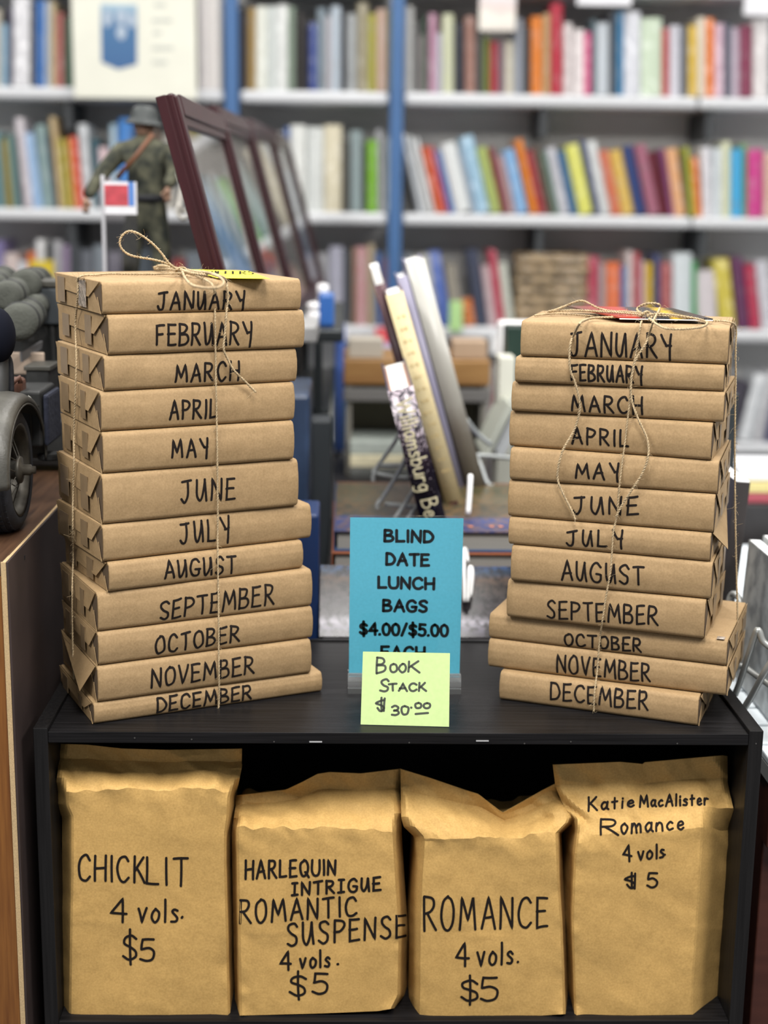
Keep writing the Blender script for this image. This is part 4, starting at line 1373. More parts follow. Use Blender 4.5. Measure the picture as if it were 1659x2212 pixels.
for cx, cy, w_ in ((345, 10, 26), (350, 44, 44), (340, 70, 18), (352, 103, 46), (345, 134, 32)):
    vs = [b_.verts.new(at(cx + dx * w_ / 2, cy + dy * 4, SF - .0372)) for dx, dy in ((-1, 1), (1, 1), (1, -1), (-1, -1))]
    b_.faces.new(vs)
put('faint_print', b_, mat('faint_grey_print', (.56, .58, .53), .7), brd)
# white boxed volumes right of the board
for k, (x0, x1, hx) in enumerate(((428, 445, 'dcd8d8'), (446, 463, 'e8e4e2'), (464, 481, 'e4e0dc'))):
    a, b2 = at(x0, 205, SF + .015), at(x1, 205, SF + .015)
    o = bpy.data.objects.new('shelf_book', UNIT); C.objects.link(o)
    o.scale = (b2.x - a.x, .2, .31); o.location = (a.x, SF + .015, SHELVES['top'] + .0005); o.color = (*lin(hx), 1)
    tag(o, f"tall white book, {ORD[k]} of three right of the cream poster board", 'book', 'white books beside the poster board')

CARDW = mat('white_shelf_card', (.80, .80, .84), .5, var=.05, scale=30)


def card(px0, py0, px1, py1, m, label, cat='label', Y=None, name='shelf_label', group='shelf labels'):
    Y = Y if Y is not None else SF - .024
    a, b2 = at(px0, py1, Y), at(px1, py0, Y)
    b_ = bmesh.new(); box_mm(b_, (a.x, Y - .0015, a.z), (b2.x, Y + .0015, b2.z), .0008)
    return tag(put(name, b_, m), label, cat, group)


card(1034, -30, 1116, 66, zones('pictorial_card', [(0, 'd8d0c8'), (.3, 'e8e4da'), (.55, 'd8c8c4'), (.8, 'dedee2'), (1, 'e8e8ea')], 'Z', .5, .5, 25), 'white pictorial shelf card hanging over the books on the top right shelf')
card(1246, -40, 1366, 11, CARDW, 'long white label on the uppermost shelf edge above the pale green book')
card(1606, -40, 1672, 33, CARDW, 'white label on the uppermost shelf edge at far right')
card(788, 742, 852, 788, mat('lilac_card', (.62, .62, .86), .5), 'pale lilac label hanging below the lower shelf between the blue posts', Y=SF - .026)
card(811, 708, 846, 740, mat('red_card', (.80, .10, .12), .5), 'small red label on the lower shelf edge above the lilac label')
card(1060, 728, 1098, 764, mat('white_round_card', (.9, .9, .9), .5), 'small white label below the lower shelf beside the right stack', Y=SF - .03)
card(722, 700, 752, 735, CARDW, 'small white label on the lower shelf edge beside the frames')
card(70, 563, 116, 698, mat('yellow_shelf_card', (.62, .47, .03), .5), 'yellow card standing on the lower back shelf above the model vehicle', Y=SF + .0045)
card(970, 590 + 60, 1000, 715, mat('green_card', (.42, .66, .28), .5), 'small green label on the lower shelf beside the white leaning book', Y=SF - .024)

# woven brown basket on the lower right shelf
ba, bb = at(1116, 704, SF + .02), at(1262, 704, SF + .02)
bt_ = at(1190, 552, SF + .02).z
bk = thing('basket', 'woven brown basket with shiny facets on the lower right shelf', 'basket', ((ba.x + bb.x) / 2, SF + .11, SHELVES['lower'] + .0005))
WICK = mat('woven_seagrass', (0.30, 0.22, 0.13), .2, var=.7, scale=45, bump=.9, bscale=60, coat=.9)
b_ = bmesh.new()
hw, hh = (bb.x - ba.x) / 2, bt_ - SHELVES['lower']
NRW, NCL = 7, 24
for r in range(NRW):
    z0, z1 = hh * r / NRW, hh * (r + 1) / NRW
    ringp = []
    for k in range(NCL * 2):
        t = k / (NCL * 2)
        per = t * 4
        s_ = int(per); f_ = per - s_
        cxs = [(-1, -1), (1, -1), (1, 1), (-1, 1)]
        a, c2 = cxs[s_], cxs[(s_ + 1) % 4]
        x_, y_ = a[0] + (c2[0] - a[0]) * f_, a[1] + (c2[1] - a[1]) * f_
        wob = 1 + .022 * (1 if (k + r) % 2 else -1)
        ringp.append(Vector((x_ * hw * wob * .96, y_ * .09 * wob, (z0 + z1) / 2)))
    tube(b_, ringp, (z1 - z0) * .52, 6, closed=True)
put('woven_side', b_, WICK, bk, smooth=True)
b_ = bmesh.new(); box_mm(b_, (-hw * .93, -.085, .002), (hw * .93, .085, .006)); put('bottom', b_, WICK, bk)
b_ = bmesh.new(); tube(b_, [(-hw, -.093, hh), (hw, -.093, hh), (hw, .093, hh), (-hw, .093, hh)], .006, 8, closed=True); put('rim', b_, WICK, bk, smooth=True)


# ------------------------------------------------------------------ wooden cabinet at the left
OAK = mat('orange_brown_wood', (0.205, 0.082, 0.018), .42, stretch=(14, 14, .7), scale=14, col2=(0.115, 0.040, 0.009), detail=8, bump=.05)
OAKT = mat('brown_wood_top', (0.092, 0.048, 0.026), .36, stretch=(12, .6, 12), scale=14, col2=(0.040, 0.020, 0.012), detail=9)
PLY = mat('raw_plywood_edge', (0.42, 0.30, 0.16), .8, var=.22, scale=1100)
SIDEB = mat('mauve_brown_side', (0.036, 0.024, 0.022), .55, var=.2, scale=14)
CX1, CZ = -0.4315, 0.2035
cab = thing('wooden_cabinet', 'brown wooden cabinet at the left edge carrying the model military vehicle', 'cabinet', (-.75, -.02, FLOOR_Z))


def cpart(name, lo, hi, m, bev=.0006):
    b_ = bmesh.new(); off = -cab.location
    box_mm(b_, Vector(lo) + off, Vector(hi) + off, bev)
    return put(name, b_, m, cab)


cpart('top_panel', (-1.10, -.020, CZ - .016), (CX1 - .0062, 1.30, CZ), OAKT)
cpart('front_panel', (-1.10, -.0195, FLOOR_Z), (CX1 - .0085, -.002, CZ - .0165), OAK)
cpart('plywood_edge', (CX1 - .0083, -.0205, FLOOR_Z), (CX1 - .0026, .010, CZ - .0005), PLY)
cpart('plywood_edge', (CX1 - .0060, .0105, CZ - .0065), (CX1 - .0026, 1.30, CZ - .0005), PLY)
cpart('side_panel', (CX1 - .0024, -.0200, FLOOR_Z), (CX1, 1.30, CZ - .0005), SIDEB)
cpart('rear_panel', (-1.10, 1.285, FLOOR_Z), (CX1 - .0085, 1.30, CZ - .0165), OAK)
p = at(59, 1275, 0); b_ = bmesh.new()
q = onplane(53, 1204, (CX1, 0, 0), Vector((1, 0, 0)))
bx(b_, Vector((CX1 + .0002, q.y, q.z)) - cab.location, (.0006, .004, .005)); put('peg_hole', b_, BLACKIN, cab)

# ------------------------------------------------------------------ model military motorcycle with sidecar
OLV = mat('field_grey_paint', (0.060, 0.058, 0.050), .42, var=.2, scale=60, bump=.1, bscale=300)
OLVD = mat('dark_field_grey', (0.020, 0.021, 0.021), .5, var=.25, scale=50)
RUB = mat('black_rubber', (0.012, 0.013, 0.017), .75, var=.3, scale=120)
RIMM = mat('weathered_steel', (0.06, 0.055, 0.045), .5, metal=.5, var=.3, scale=80)
LEA = mat('brown_leather', (0.085, 0.036, 0.022), .55, var=.2, scale=60)
CANV = mat('grey_green_canvas', (0.062, 0.066, 0.056), .9, var=.18, scale=40, bump=.3, bscale=300)
NAVY = mat('black_leatherette', (0.005, 0.006, 0.011), .9, spec=.1)
wy = .135
wx = at(47, 1010, wy).x
veh = thing('model_vehicle', 'toy military sidecar motorcycle with grey fender and spoked wheel on the cabinet', 'model vehicle', (wx, wy, CZ))
R_ = .0725


def vput(name, b_, m, smooth=False, parent=veh):
    return put(name, b_, m, parent, smooth)


# wheel (axis along x); local origin at the ground contact of its outer side
b_ = bmesh.new()
prof = [(R_ * .74, -.002), (R_ * .86, .0), (R_ * .96, -.004), (R_, -.012), (R_ + .0005, -.021), (R_, -.030), (R_ * .96, -.038), (R_ * .86, -.042), (R_ * .74, -.040)]
lathe(b_, prof, (0, 0, R_), (1, 0, 0), 64)
tyre = vput('tyre', b_, RUB, True)
b_ = bmesh.new()
for row, (xx, off) in enumerate(((-.0085, 0), (-.015, .5), (-.0215, 0), (-.028, .5), (-.0345, 0))):
    for k in range(46):
        a = 2 * math.pi * (k + off) / 46
        m3 = Matrix.Rotation(a, 3, 'X')
        rr = R_ + (.0002 if 0 < row < 4 else -.0022)
        bx(b_, m3 @ Vector((0, 0, rr)) + Vector((xx, 0, R_)), (.0053, .0072, .0024), rot=m3)
put('tread_blocks', b_, RUB, tyre)
b_ = bmesh.new()
lathe(b_, [(R_ * .74, -.004), (R_ * .76, -.001), (R_ * .70, -.003), (R_ * .66, -.012), (R_ * .66, -.030), (R_ * .74, -.037)], (0, 0, R_), (1, 0, 0), 48)
vput('rim', b_, RIMM, True)
b_ = bmesh.new()
lathe(b_, [(.0, .016), (.0045, .016), (.0045, .012), (.0065, .011), (.0065, .002), (.0155, .0), (.017, -.004), (.012, -.006), (.010, -.02), (.017, -.03), (.0, -.032)], (0, 0, R_), (1, 0, 0), 28)
vput('hub', b_, RIMM, True)
b_ = bmesh.new()
for k in range(20):
    a = 2 * math.pi * k / 20
    s = .35 if k % 2 else -.35
    h = -.003 if k % 4 < 2 else -.026
    tube(b_, [(h, math.cos(a + s) * .014, R_ + math.sin(a + s) * .014), (-.016, math.cos(a) * R_ * .67, R_ + math.sin(a) * R_ * .67)], .00075, 5)
vput('spokes', b_, RIMM)
# fender wraps the upper half of the wheel
b_ = bmesh.new()
sec = [(.0040, -.001), (.0058, .003), (.0040, .0075), (-.004, .0115), (-.018, .0138), (-.036, .0128), (-.052, .008), (-.059, .001), (-.060, -.010)]


def arch(k, x, r):
    a = math.radians(-4 + 190 * k / 40)
    ay = .094 + .020 * (k / 40)
    return Vector((x, .006 - math.cos(a) * (ay + r), R_ + math.sin(a) * (.0775 + r)))


rings = []
for k in range(41):
    rings.append([b_.verts.new(arch(k, x, r)) for x, r in sec])
for A, B in zip(rings[:-1], rings[1:]):
    for i in range(len(sec) - 1):
        b_.faces.new((A[i], A[i + 1], B[i + 1], B[i]))
fen = vput('fender', b_, OLV, True)
md = fen.modifiers.new('thickness', 'SOLIDIFY'); md.thickness = .0016; md.offset = 1
b_ = bmesh.new(); tube(b_, [arch(k, .0045, -.0012) for k in range(41)], .0013, 6)
put('rolled_edge', b_, OLV, fen, True)
# parking lamp on the fender and a small white mark
b_ = bmesh.new(); lathe(b_, [(0, .020), (.005, .019), (.0075, .014), (.008, 0), (.009, -.002)], (-.030, -.052, R_ + .077), (.15, -1, .75), 20); put('lamp', b_, OLVD, fen, True)
mk = bmesh.new()
for k in range(4):
    p0 = arch(24.2 + k * .45, .0046, .0052)
    p1 = arch(24.2 + k * .45, .0006, .0102)
    tube(mk, [p0, p1], .0005, 4)
put('stencilled_mark', mk, mat('pale_stencil', (.45, .45, .42), .7), fen)


def vbox(name, c, s, m, bev=.003, rot=None, parent=veh):
    b_ = bmesh.new(); bx(b_, c, s, rot=rot, bev=bev, seg=3)
    return put(name, b_, m, parent)


def vpx(px, py, Y):
    return at(px, py, Y) - veh.location


# sidecar tub (left, mostly out of frame), stowage boxes, leather bag, frame tube
b_ = bmesh.new()
tub = [(-.36, -.01, .035), (-.30, .015, .06), (-.20, .05, .085), (-.10, .075, .10)]
g = bmesh.ops.create_uvsphere(b_, u_segments=28, v_segments=16, radius=1.0)
bmesh.ops.scale(b_, vec=(.085, .17, .058), verts=g['verts']); bmesh.ops.translate(b_, vec=(-.165, .07, .088), verts=g['verts'])
vput('sidecar_tub', b_, OLV, True)
b_ = bmesh.new(); tube(b_, [(-.05, .0, R_), (-.12, 0, R_ - .005), (-.25, 0, R_ - .005)], .006, 10); vput('axle_beam', b_, OLVD, True)
b_ = bmesh.new(); tube(b_, [(-.075, -.12, .045), (-.075, .02, .04), (-.07, .30, .045)], .006, 10); tube(b_, [(-.25, -.10, .045), (-.25, .3, .045)], .006, 10); vput('chassis_tube', b_, OLVD, True)
c0, c1 = vpx(20, 848, .24), vpx(92, 950, .24)
big = vbox('stowage_box', ((c0.x + c1.x) / 2, c0.y + .045, (c0.z + c1.z) / 2 - .004), (c1.x - c0.x, .09, c0.z - c1.z + .012), OLVD, .004)
b_ = bmesh.new()
bx(b_, ((c0.x + c1.x) / 2, c0.y - .0012, (c0.z + c1.z) / 2 + .014), (c1.x - c0.x - .006, .002, .0012)); bx(b_, ((c0.x + c1.x) / 2 + .006, c0.y - .0012, (c0.z + c1.z) / 2 - .01), (.0014, .002, .04))
put('panel_line', b_, RIMM, big)
b_ = bmesh.new(); bx(b_, (c1.x + .004, c0.y + .045, (c0.z + c1.z) / 2 - .006), (.007, .082, c0.z - c1.z + .006), bev=.004); put('canvas_pannier', b_, mat('navy_canvas', (.022, .026, .045), .85, bump=.4, bscale=120), big)
c2, c3 = vpx(55, 797, .36), vpx(108, 845, .36)
sm = vbox('ammunition_box', ((c2.x + c3.x) / 2, c2.y + .03, (c2.z + c3.z) / 2 - .003), (c3.x - c2.x, .06, c2.z - c3.z + .012), OLVD, .003)
b_ = bmesh.new(); bx(b_, ((c2.x + c3.x) / 2, c2.y + .03, c2.z + .001), (c3.x - c2.x + .004, .064, .006), bev=.001); put('lid', b_, OLV, sm)
b_ = bmesh.new(); tube(b_, [vpx(-12, 862, .215), vpx(10, 842, .22), vpx(30, 824, .225), vpx(42, 816, .23), vpx(44, 828, .23)], .0035, 8); vput('leather_strap', b_, LEA, True)
vbox('leather_bag', vpx(2, 850, .235) + Vector((0, .02, 0)), (.05, .03, .035), LEA, .006)
b_ = bmesh.new(); tube(b_, catmull([vpx(-14, 768, .17), vpx(8, 764, .17), vpx(20, 775, .17), vpx(24, 800, .17), vpx(25, 850, .17)], 5), .0032, 8); vput('grab_rail', b_, RUB, True)
b_ = bmesh.new()
g = bmesh.ops.create_uvsphere(b_, u_segments=24, v_segments=14, radius=1.0)
cc_ = vpx(-6, 725, .16)
bmesh.ops.scale(b_, vec=(.021, .028, .033), verts=g['verts']); bmesh.ops.translate(b_, vec=cc_, verts=g['verts'])
vput('saddle', b_, NAVY, True)
b_ = bmesh.new(); tube(b_, [cc_ + Vector((0, 0, -.02)), cc_ + Vector((-.005, .02, -.12)), Vector((cc_.x - .01, cc_.y + .02, .03))], .012, 10); vput('saddle_post', b_, OLVD, True)
stp = vpx(108, 985, .27)
b_ = bmesh.new(); g = bmesh.ops.create_cone(b_, cap_ends=True, segments=24, radius1=.016, radius2=.016, depth=.008); bmesh.ops.bevel(b_, geom=list(b_.edges), offset=.0015, segments=2, affect='EDGES'); bmesh.ops.translate(b_, vec=stp, verts=b_.verts); vput('foot_step', b_, OLVD)
b_ = bmesh.new(); tube(b_, [stp, stp + Vector((-.04, 0, .01)), stp + Vector((-.1, 0, .01))], .004, 8); vput('step_arm', b_, OLVD)


def roll(pa, pb, r, Y0, Y1, name='bedroll'):
    a, b2 = vpx(*pa, Y0), vpx(*pb, Y1)
    d = (b2 - a).normalized()
    L_ = (b2 - a).length
    bb_ = bmesh.new()
    lathe(bb_, [(0, 0), (r * .55, -.001), (r * .9, .002), (r, .008), (r * .97, L_ * .3), (r * 1.01, L_ * .5), (r * .97, L_ * .7), (r, L_ - .008), (r * .9, L_ - .002), (0, L_)], a, d, 26)
    o = vput(name, bb_, CANV, True)
    for f in (.25, .72):
        sb = bmesh.new()
        lathe(sb, [(r * .99, L_ * f - .004), (r * 1.05, L_ * f - .003), (r * 1.05, L_ * f + .003), (r * .99, L_ * f + .004)], a, d, 26)
        put('strap', sb, OLVD, o, True)
    return o


roll((10, 642, ), (52, 622), .0205, .40, .62)
roll((52, 616), (84, 606), .022, .52, .75)
roll((38, 698), (64, 676), .0245, .36, .52)
roll((74, 662), (100, 652), .0165, .50, .66)
roll((-20, 625), (10, 604), .022, .50, .7)
e0, e1 = vpx(92, 622, .56), vpx(134, 702, .56)
rk = vbox('luggage_case', ((e0.x + e1.x) / 2 + .01, e0.y + .03, (e0.z + e1.z) / 2), (e1.x - e0.x + .03, .06, e0.z - e1.z), mat('slate_case', (.045, .053, .06), .6), .003)
b_ = bmesh.new(); bx(b_, ((e0.x + e1.x) / 2 + .01, e0.y + .03, e0.z + .006), (e1.x - e0.x + .034, .064, .010), bev=.002); put('lid', b_, OLV, rk)
lo_ = vpx(112, 830, .56)
for px in (96, 112, 128):
    b_ = bmesh.new(); a = vpx(px, 700, .57); tube(b_, [a, Vector((a.x + .003, a.y, .012))], .006, 8); vput('rack_post', b_, OLVD)
b_ = bmesh.new(); bx(b_, (lo_.x - .03, lo_.y + .02, .045), (.20, .16, .075), bev=.01); vput('engine_block', b_, OLVD)
b_ = bmesh.new(); bx(b_, (lo_.x - .06, lo_.y - .02, .16), (.11, .12, .10), bev=.02, seg=3); vput('fuel_tank', b_, OLVD)
pl_ = [vpx(42, 762, .40), vpx(88, 736, .46), vpx(86, 752, .46), vpx(44, 782, .40)]
b_ = bmesh.new(); f = b_.faces.new([b_.verts.new(q) for q in pl_]); vput('steel_plate', b_, mat('grey_steel_plate', (.16, .16, .165), .4, metal=.4))
bpy.context.view_layer.update()
md = bpy.data.objects['steel_plate'].modifiers.new('thickness', 'SOLIDIFY'); md.thickness = .003
vbox('map_case', vpx(60, 785, .43), (.045, .01, .03), mat('beige_canvas', (.42, .33, .26), .8), .002)

# sheets of white paper on the cabinet behind the vehicle
for k, (a, b2, c2_, d2) in enumerate((((112, 985), (150, 990), (150, 930), (122, 930)), ((118, 918), (150, 918), (150, 872), (124, 868)))):
    cs = [atz(*q, CZ + .0012 + .002 * k) for q in (d2, c2_, b2, a)]
    tag(put('paper_sheet', sheet_bm(cs, .001), mat('white_paper', (.78, .82, .85), .8)), ('nearer' if k == 0 else 'farther') + ' white paper sheet on the cabinet top between vehicle and book stack', 'paper', 'paper sheets on the cabinet')

# ------------------------------------------------------------------ clear stand with red and blue tag, toy soldier on a box
sy = .86
s0, s1 = at(222, 392, sy), at(295, 392, sy)
st = thing('tag_stand', 'tall clear acrylic stand with a red and blue tag behind left book stack', 'sign holder', ((s0.x + s1.x) / 2, sy, CZ))
hw = (s1.x - s0.x) / 2
zt_ = s0.z - CZ
b_ = bmesh.new(); box_mm(b_, (-hw, -.0015, .004), (hw, .0015, zt_), .0004); put('clear_panel', b_, glassy('smoky_acrylic', (.62, .60, .60), .16, .12, (.6, .58, .58)), st)
b_ = bmesh.new(); box_mm(b_, (-hw - .003, -.004, 0), (-hw + .003, .004, zt_ + .01), .001); put('edge_post', b_, mat('frosted_acrylic_edge', (.50, .50, .53), .35), st)
b_ = bmesh.new(); box_mm(b_, (-hw - .005, -.03, 0), (hw + .005, .03, .006), .001); put('foot', b_, ACRB, st)
zl, zh = at(258, 463, sy).z - CZ, zt_
for nm, fx0, fx1, fz0, fz1, m in (('tag_card', -1, 1, 0, 1, CARDW), ('red_field', -.92, .5, .26, .9, mat('red_print', (.50, .07, .09), .5, var=.2, scale=60)), ('blue_field', .52, .86, .26, 1, mat('blue_print', (.11, .25, .62), .5))):
    yy = -.0025 - (.0006 if nm != 'tag_card' else 0)
    b_ = bmesh.new(); box_mm(b_, (hw * fx0, yy - .0005, zl + (zh - zl) * fz0), (hw * fx1, yy, zl + (zh - zl) * fz1)); put(nm, b_, m, st)

SY = 1.06
plat_z = at(320, 705, SY).z
sx = at(318, 700, SY).x
slab('display_box', (sx - .13, SY - .09, CZ), (sx + .05, SY + .09, plat_z), mat('charcoal_box', (.03, .03, .032), .7), 'dark display box under the toy soldier on the cabinet', 'box', bev=.003)
CAMO = mat('splinter_camouflage_cloth', (0.105, 0.105, 0.070), .9, scale=48, col2=(0.012, 0.016, 0.014), detail=1.5, bump=.3, bscale=120)
sol = thing('toy_soldier', 'toy soldier figure in camouflage and helmet with brown rifle strap, left of frames', 'figure', (sx, SY, plat_z))


def spx(px, py, dy=0.0):
    return at(px, py, SY + dy) - sol.location


def skin(name, verts, edges, radii, m, parent, root=0, sub=2):
    me = bpy.data.meshes.new(name)
    me.from_pydata([tuple(v) for v in verts], edges, [])
    o = bpy.data.objects.new(name, me); C.objects.link(o); o.parent = parent
    o.modifiers.new('skin', 'SKIN')
    for i, d in enumerate(me.skin_vertices[0].data):
        r = radii[i]
        d.radius = r if isinstance(r, tuple) else (r, r)
        d.use_root = (i == root)
    s = o.modifiers.new('sub', 'SUBSURF'); s.levels = sub; s.render_levels = sub
    o.modifiers['skin'].use_smooth_shade = True
    me.materials.append(m)
    return o


hz = spx(320, 470).z
V = [Vector((0, 0, hz)), spx(322, 420), spx(318, 370), spx(312, 322), spx(312, 300), spx(312, 280),           # 0-5 pelvis..head base
     spx(262, 326), spx(222, 372, -.01), spx(186, 428, -.03),                                                # left arm 6-8
     spx(358, 328), spx(378, 372, -.01), spx(362, 405, -.04),                                                # right arm 9-11
     Vector((-.020, 0, hz * .96)), Vector((-.026, -.006, hz * .52)), Vector((-.028, .006, .016)), Vector((-.032, -.03, .008)),
     Vector((.024, 0, hz * .96)), Vector((.030, -.004, hz * .52)), Vector((.034, .008, .016)), Vector((.038, -.028, .008))]
Ed = [(0, 1), (1, 2), (2, 3), (3, 4), (4, 5), (3, 6), (6, 7), (7, 8), (3, 9), (9, 10), (10, 11), (0, 12), (12, 13), (13, 14), (14, 15), (0, 16), (16, 17), (17, 18), (18, 19)]
Rr = [.030, .029, .033, .030, .013, .014, .018, .0145, .010, .018, .0145, .010, .022, .016, .011, .009, .022, .016, .011, .009]
skin('body', V, Ed, Rr, CAMO, sol)
hd = spx(311, 272)
SKINM = mat('toy_skin', (.26, .155, .105), .5)
b_ = bmesh.new(); g = bmesh.ops.create_uvsphere(b_, u_segments=20, v_segments=14, radius=1)
for v in g['verts']:
    v.co = Vector((v.co.x * .0165, v.co.y * .019 * (1 + .06 * (v.co.z < 0)), v.co.z * .0225)) + hd
for dz, dy, r in ((0.0, -.020, .0035),):
    bx(b_, hd + Vector((0, dy, dz)), (.005, .006, .010), bev=.002)
bx(b_, hd + Vector((-.0165, 0, 0)), (.003, .007, .010), bev=.001); bx(b_, hd + Vector((.0165, 0, 0)), (.003, .007, .010), bev=.001)
bx(b_, hd + Vector((0, -.0178, -.011)), (.008, .003, .0016))
put('head', b_, SKINM, sol, True)
b_ = bmesh.new()
lathe(b_, [(0, .027), (.010, .0265), (.018, .023), (.0225, .015), (.024, .006), (.026, .001), (.0325, -.004), (.0335, -.006), (.031, -.006), (.024, -.001)], spx(311, 262), (.08, 0, 1), 32)
put('helmet', b_, mat('grey_helmet', (.034, .040, .040), .55, var=.25, scale=60), sol, True)
for k, (i, dirx) in enumerate(((8, -1), (11, 1))):      # hands: palm, four fingers and a thumb
    hv = bmesh.new()
    p = V[i]
    g = bmesh.ops.create_uvsphere(hv, u_segments=12, v_segments=8, radius=1)
    for v in g['verts']:
        v.co = Vector((v.co.x * .006, v.co.y * .008, v.co.z * .009)) + p + Vector((0, -.003, -.008))
    for f in range(4):
        b0 = p + Vector((.0045 - .003 * f, -.006, -.014))
        tube(hv, [b0, b0 + Vector((0, -.003, -.006 - .001 * (f in (1, 2)))), b0 + Vector((0, .002, -.010 - .001 * (f in (1, 2))))], .0015, 6)
    tube(hv, [p + Vector((.006 * -dirx, -.006, -.007)), p + Vector((.009 * -dirx, -.010, -.012)), p + Vector((.006 * -dirx, -.012, -.015))], .0017, 6)
    put('hand', hv, SKINM, sol, True)
b_ = bmesh.new(); tube(b_, [spx(330, 290, -.045), spx(292, 340, -.055), spx(252, 385, -.05)], .0042, 8); put('rifle_strap', b_, mat('tan_leather_strap', (.13, .048, .020), .5), sol, True)
b_ = bmesh.new(); bx(b_, spx(322, 372, .045), (.075, .04, .09), bev=.012, seg=3); put('backpack', b_, OLVD, sol)
b_ = bmesh.new(); lathe(b_, [(.031, -.006), (.034, -.004), (.034, .004), (.031, .006)], spx(320, 428), (0, 0, 1), 24); put('belt', b_, RUB, sol, True)
b_ = bmesh.new(); tube(b_, [spx(388, 372, -.05), spx(395, 400, -.05), spx(388, 440, -.05), spx(396, 462, -.05)], .006, 8); tube(b_, catmull([spx(388, 440, -.055), spx(382, 458, -.055), spx(395, 472, -.055), spx(408, 462, -.055), spx(400, 452, -.055)], 4), .0032, 6)
put('canteen_hook', b_, mat('pale_metal_hook', (.62, .60, .55), .4), sol, True)
for sx_ in (-1, 1):
    b_ = bmesh.new(); bx(b_, (sx_ * .03 + .003, -.012, .012), (.022, .052, .024), bev=.007, seg=3); put('boot', b_, RUB, sol)

# ------------------------------------------------------------------ row of mahogany picture frames leaning on a long ledge
MAH = mat('dark_mahogany', (0.030, 0.0065, 0.0090), .32, var=.25, scale=60, stretch=(1, 1, .1), bump=.05)
MATB = mat('grey_mount_board', (0.33, 0.31, 0.29), .8, var=.05, scale=30)
GLS = glassy('picture_glass', (1, 1, 1), .03, .03, (.72, .72, .72))
FY0, FW, LEDGE = .385, .625, .325
tA = at(356, 204, FY0); tB = at(458, 578, FY0)
fb = (tA - tB).normalized()
fn = Vector((fb.z, 0, -fb.x)).normalized()
Hf = (tA.z - LEDGE) / fb.z
base0 = tA - fb * Hf
LABF = ['nearest mahogany picture frame of the leaning row behind the left stack', 'second mahogany picture frame along the leaning row, behind the nearest one', 'third mahogany picture frame along the leaning row, bright streak on its glass', 'farthest mahogany picture frame of the leaning row, next to the wall shelves']
PICS = [[(0, '5c6c7c'), (.35, '8a9cae'), (.55, '5a7484'), (.8, 'a8b4b8'), (1, '8c8c88')], [(0, '5c7c98'), (.3, 'c05840'), (.45, '7ca098'), (.7, 'a8b4b0'), (1, 'a09c94')], [(0, '787878'), (1, '9c9894')], [(0, '6c84a0'), (.5, 'a8b4c4'), (1, '98a0a8')]]
frame_m = Matrix(((fn.x, 0, fb.x), (fn.y, 1, fb.y), (fn.z, 0, fb.z)))       # local: x out of the face, y along the row, z up the slope
TOPS = [((356, 204), (470, 263), .385, 1.0), ((450, 229), (527, 262), 1.03, 1.63), ((526, 257), (578, 285), 1.66, 2.25), ((575, 281), (613, 300), 2.28, 2.86)]
for i in range(4):
    (na, fa_, ya_, yb_) = TOPS[i]
    tn, tf = at(*na, ya_), at(*fa_, yb_)
    FW = (tf - tn).length
    ry_ = Vector((tf.x - tn.x, tf.y - tn.y, 0)).normalized()
    Hf = (tn.z - LEDGE) / fb.z
    ux = ry_.cross(Vector((0, 0, 1))).normalized()                # horizontally out of the face
    sl = (Vector((0, 0, 1)) * fb.z + ux * fb.x).normalized()
    fo = ry_.cross(sl).normalized()
    if fo.x < 0:
        fo = -fo
    fm = Matrix(((fo.x, ry_.x, sl.x), (fo.y, ry_.y, sl.y), (fo.z, ry_.z, sl.z)))
    r = thing('framed_picture', LABF[i], 'picture', tn - sl * Hf, 0, 'leaning picture frames')
    r.rotation_euler = fm.to_euler()
    RW = .040
    for nm, y0, y1, z0, z1 in (('stile', 0, RW, 0, Hf), ('stile', FW - RW, FW, 0, Hf), ('rail', RW, FW - RW, 0, RW), ('rail', RW, FW - RW, Hf - RW, Hf)):
        b_ = bmesh.new()
        box_mm(b_, (-.013, y0, z0), (.0005, y1, z1), .0012)
        box_mm(b_, (.0018, y0, z0), (.0105, y1, z1), .0025)
        if nm == 'stile':
            ya, yb2 = (y0, y1 - .012) if y0 == 0 else (y0 + .012, y1)
            box_mm(b_, (.0095, ya, z0 + .004), (.0145, yb2, z1 - .004), .002)
        else:
            za, zb2 = (z0, z1 - .012) if z0 == 0 else (z0 + .012, z1)
            box_mm(b_, (.0095, y0, za), (.0145, y1, zb2), .002)
        box_mm(b_, (-.002, y0 + .001, z0 + .001), (.004, y1 - .001, z1 - .001))
        put(nm, b_, MAH, r)
    b_ = bmesh.new(); box_mm(b_, (-.004, RW - .004, RW - .004), (.0005, FW - RW + .004, Hf - RW + .004)); put('mount_board', b_, MATB, r)
    b_ = bmesh.new(); box_mm(b_, (.0006, RW + .07, RW + .06), (.0012, FW - RW - .07, Hf - RW - .06)); put('picture', b_, zones('framed_print_%s' % 'abcd'[i], PICS[i], 'Z', .7, .6, 8), r)
    b_ = bmesh.new(); box_mm(b_, (.003, RW - .003, RW - .003), (.005, FW - RW + .003, Hf - RW + .003)); put('glass', b_, GLS, r)
    b_ = bmesh.new(); bx(b_, (-.06, FW / 2, .10), (.09, .04, .006), rot=None); put('easel_strut', b_, MAH, r)
ledge = thing('ledge_table', 'dark narrow ledge table under the leaning picture frames', 'table', (-.36, 1.65, FLOOR_Z))
b_ = bmesh.new(); box_mm(b_, (.02, -1.28, LEDGE - .03 - FLOOR_Z), (.184, 1.32, LEDGE - .001 - FLOOR_Z), .003); put('table_top', b_, mat('dark_table_wood', (.03, .024, .022), .5), ledge)
for yy in (-1.2, 1.25):
    for xx in (.042, .165):
        b_ = bmesh.new(); box_mm(b_, (xx - .018, yy - .018, 0), (xx + .018, yy + .018, LEDGE - .031 - FLOOR_Z), .002); put('leg', b_, MATS['dark_table_wood'], ledge)

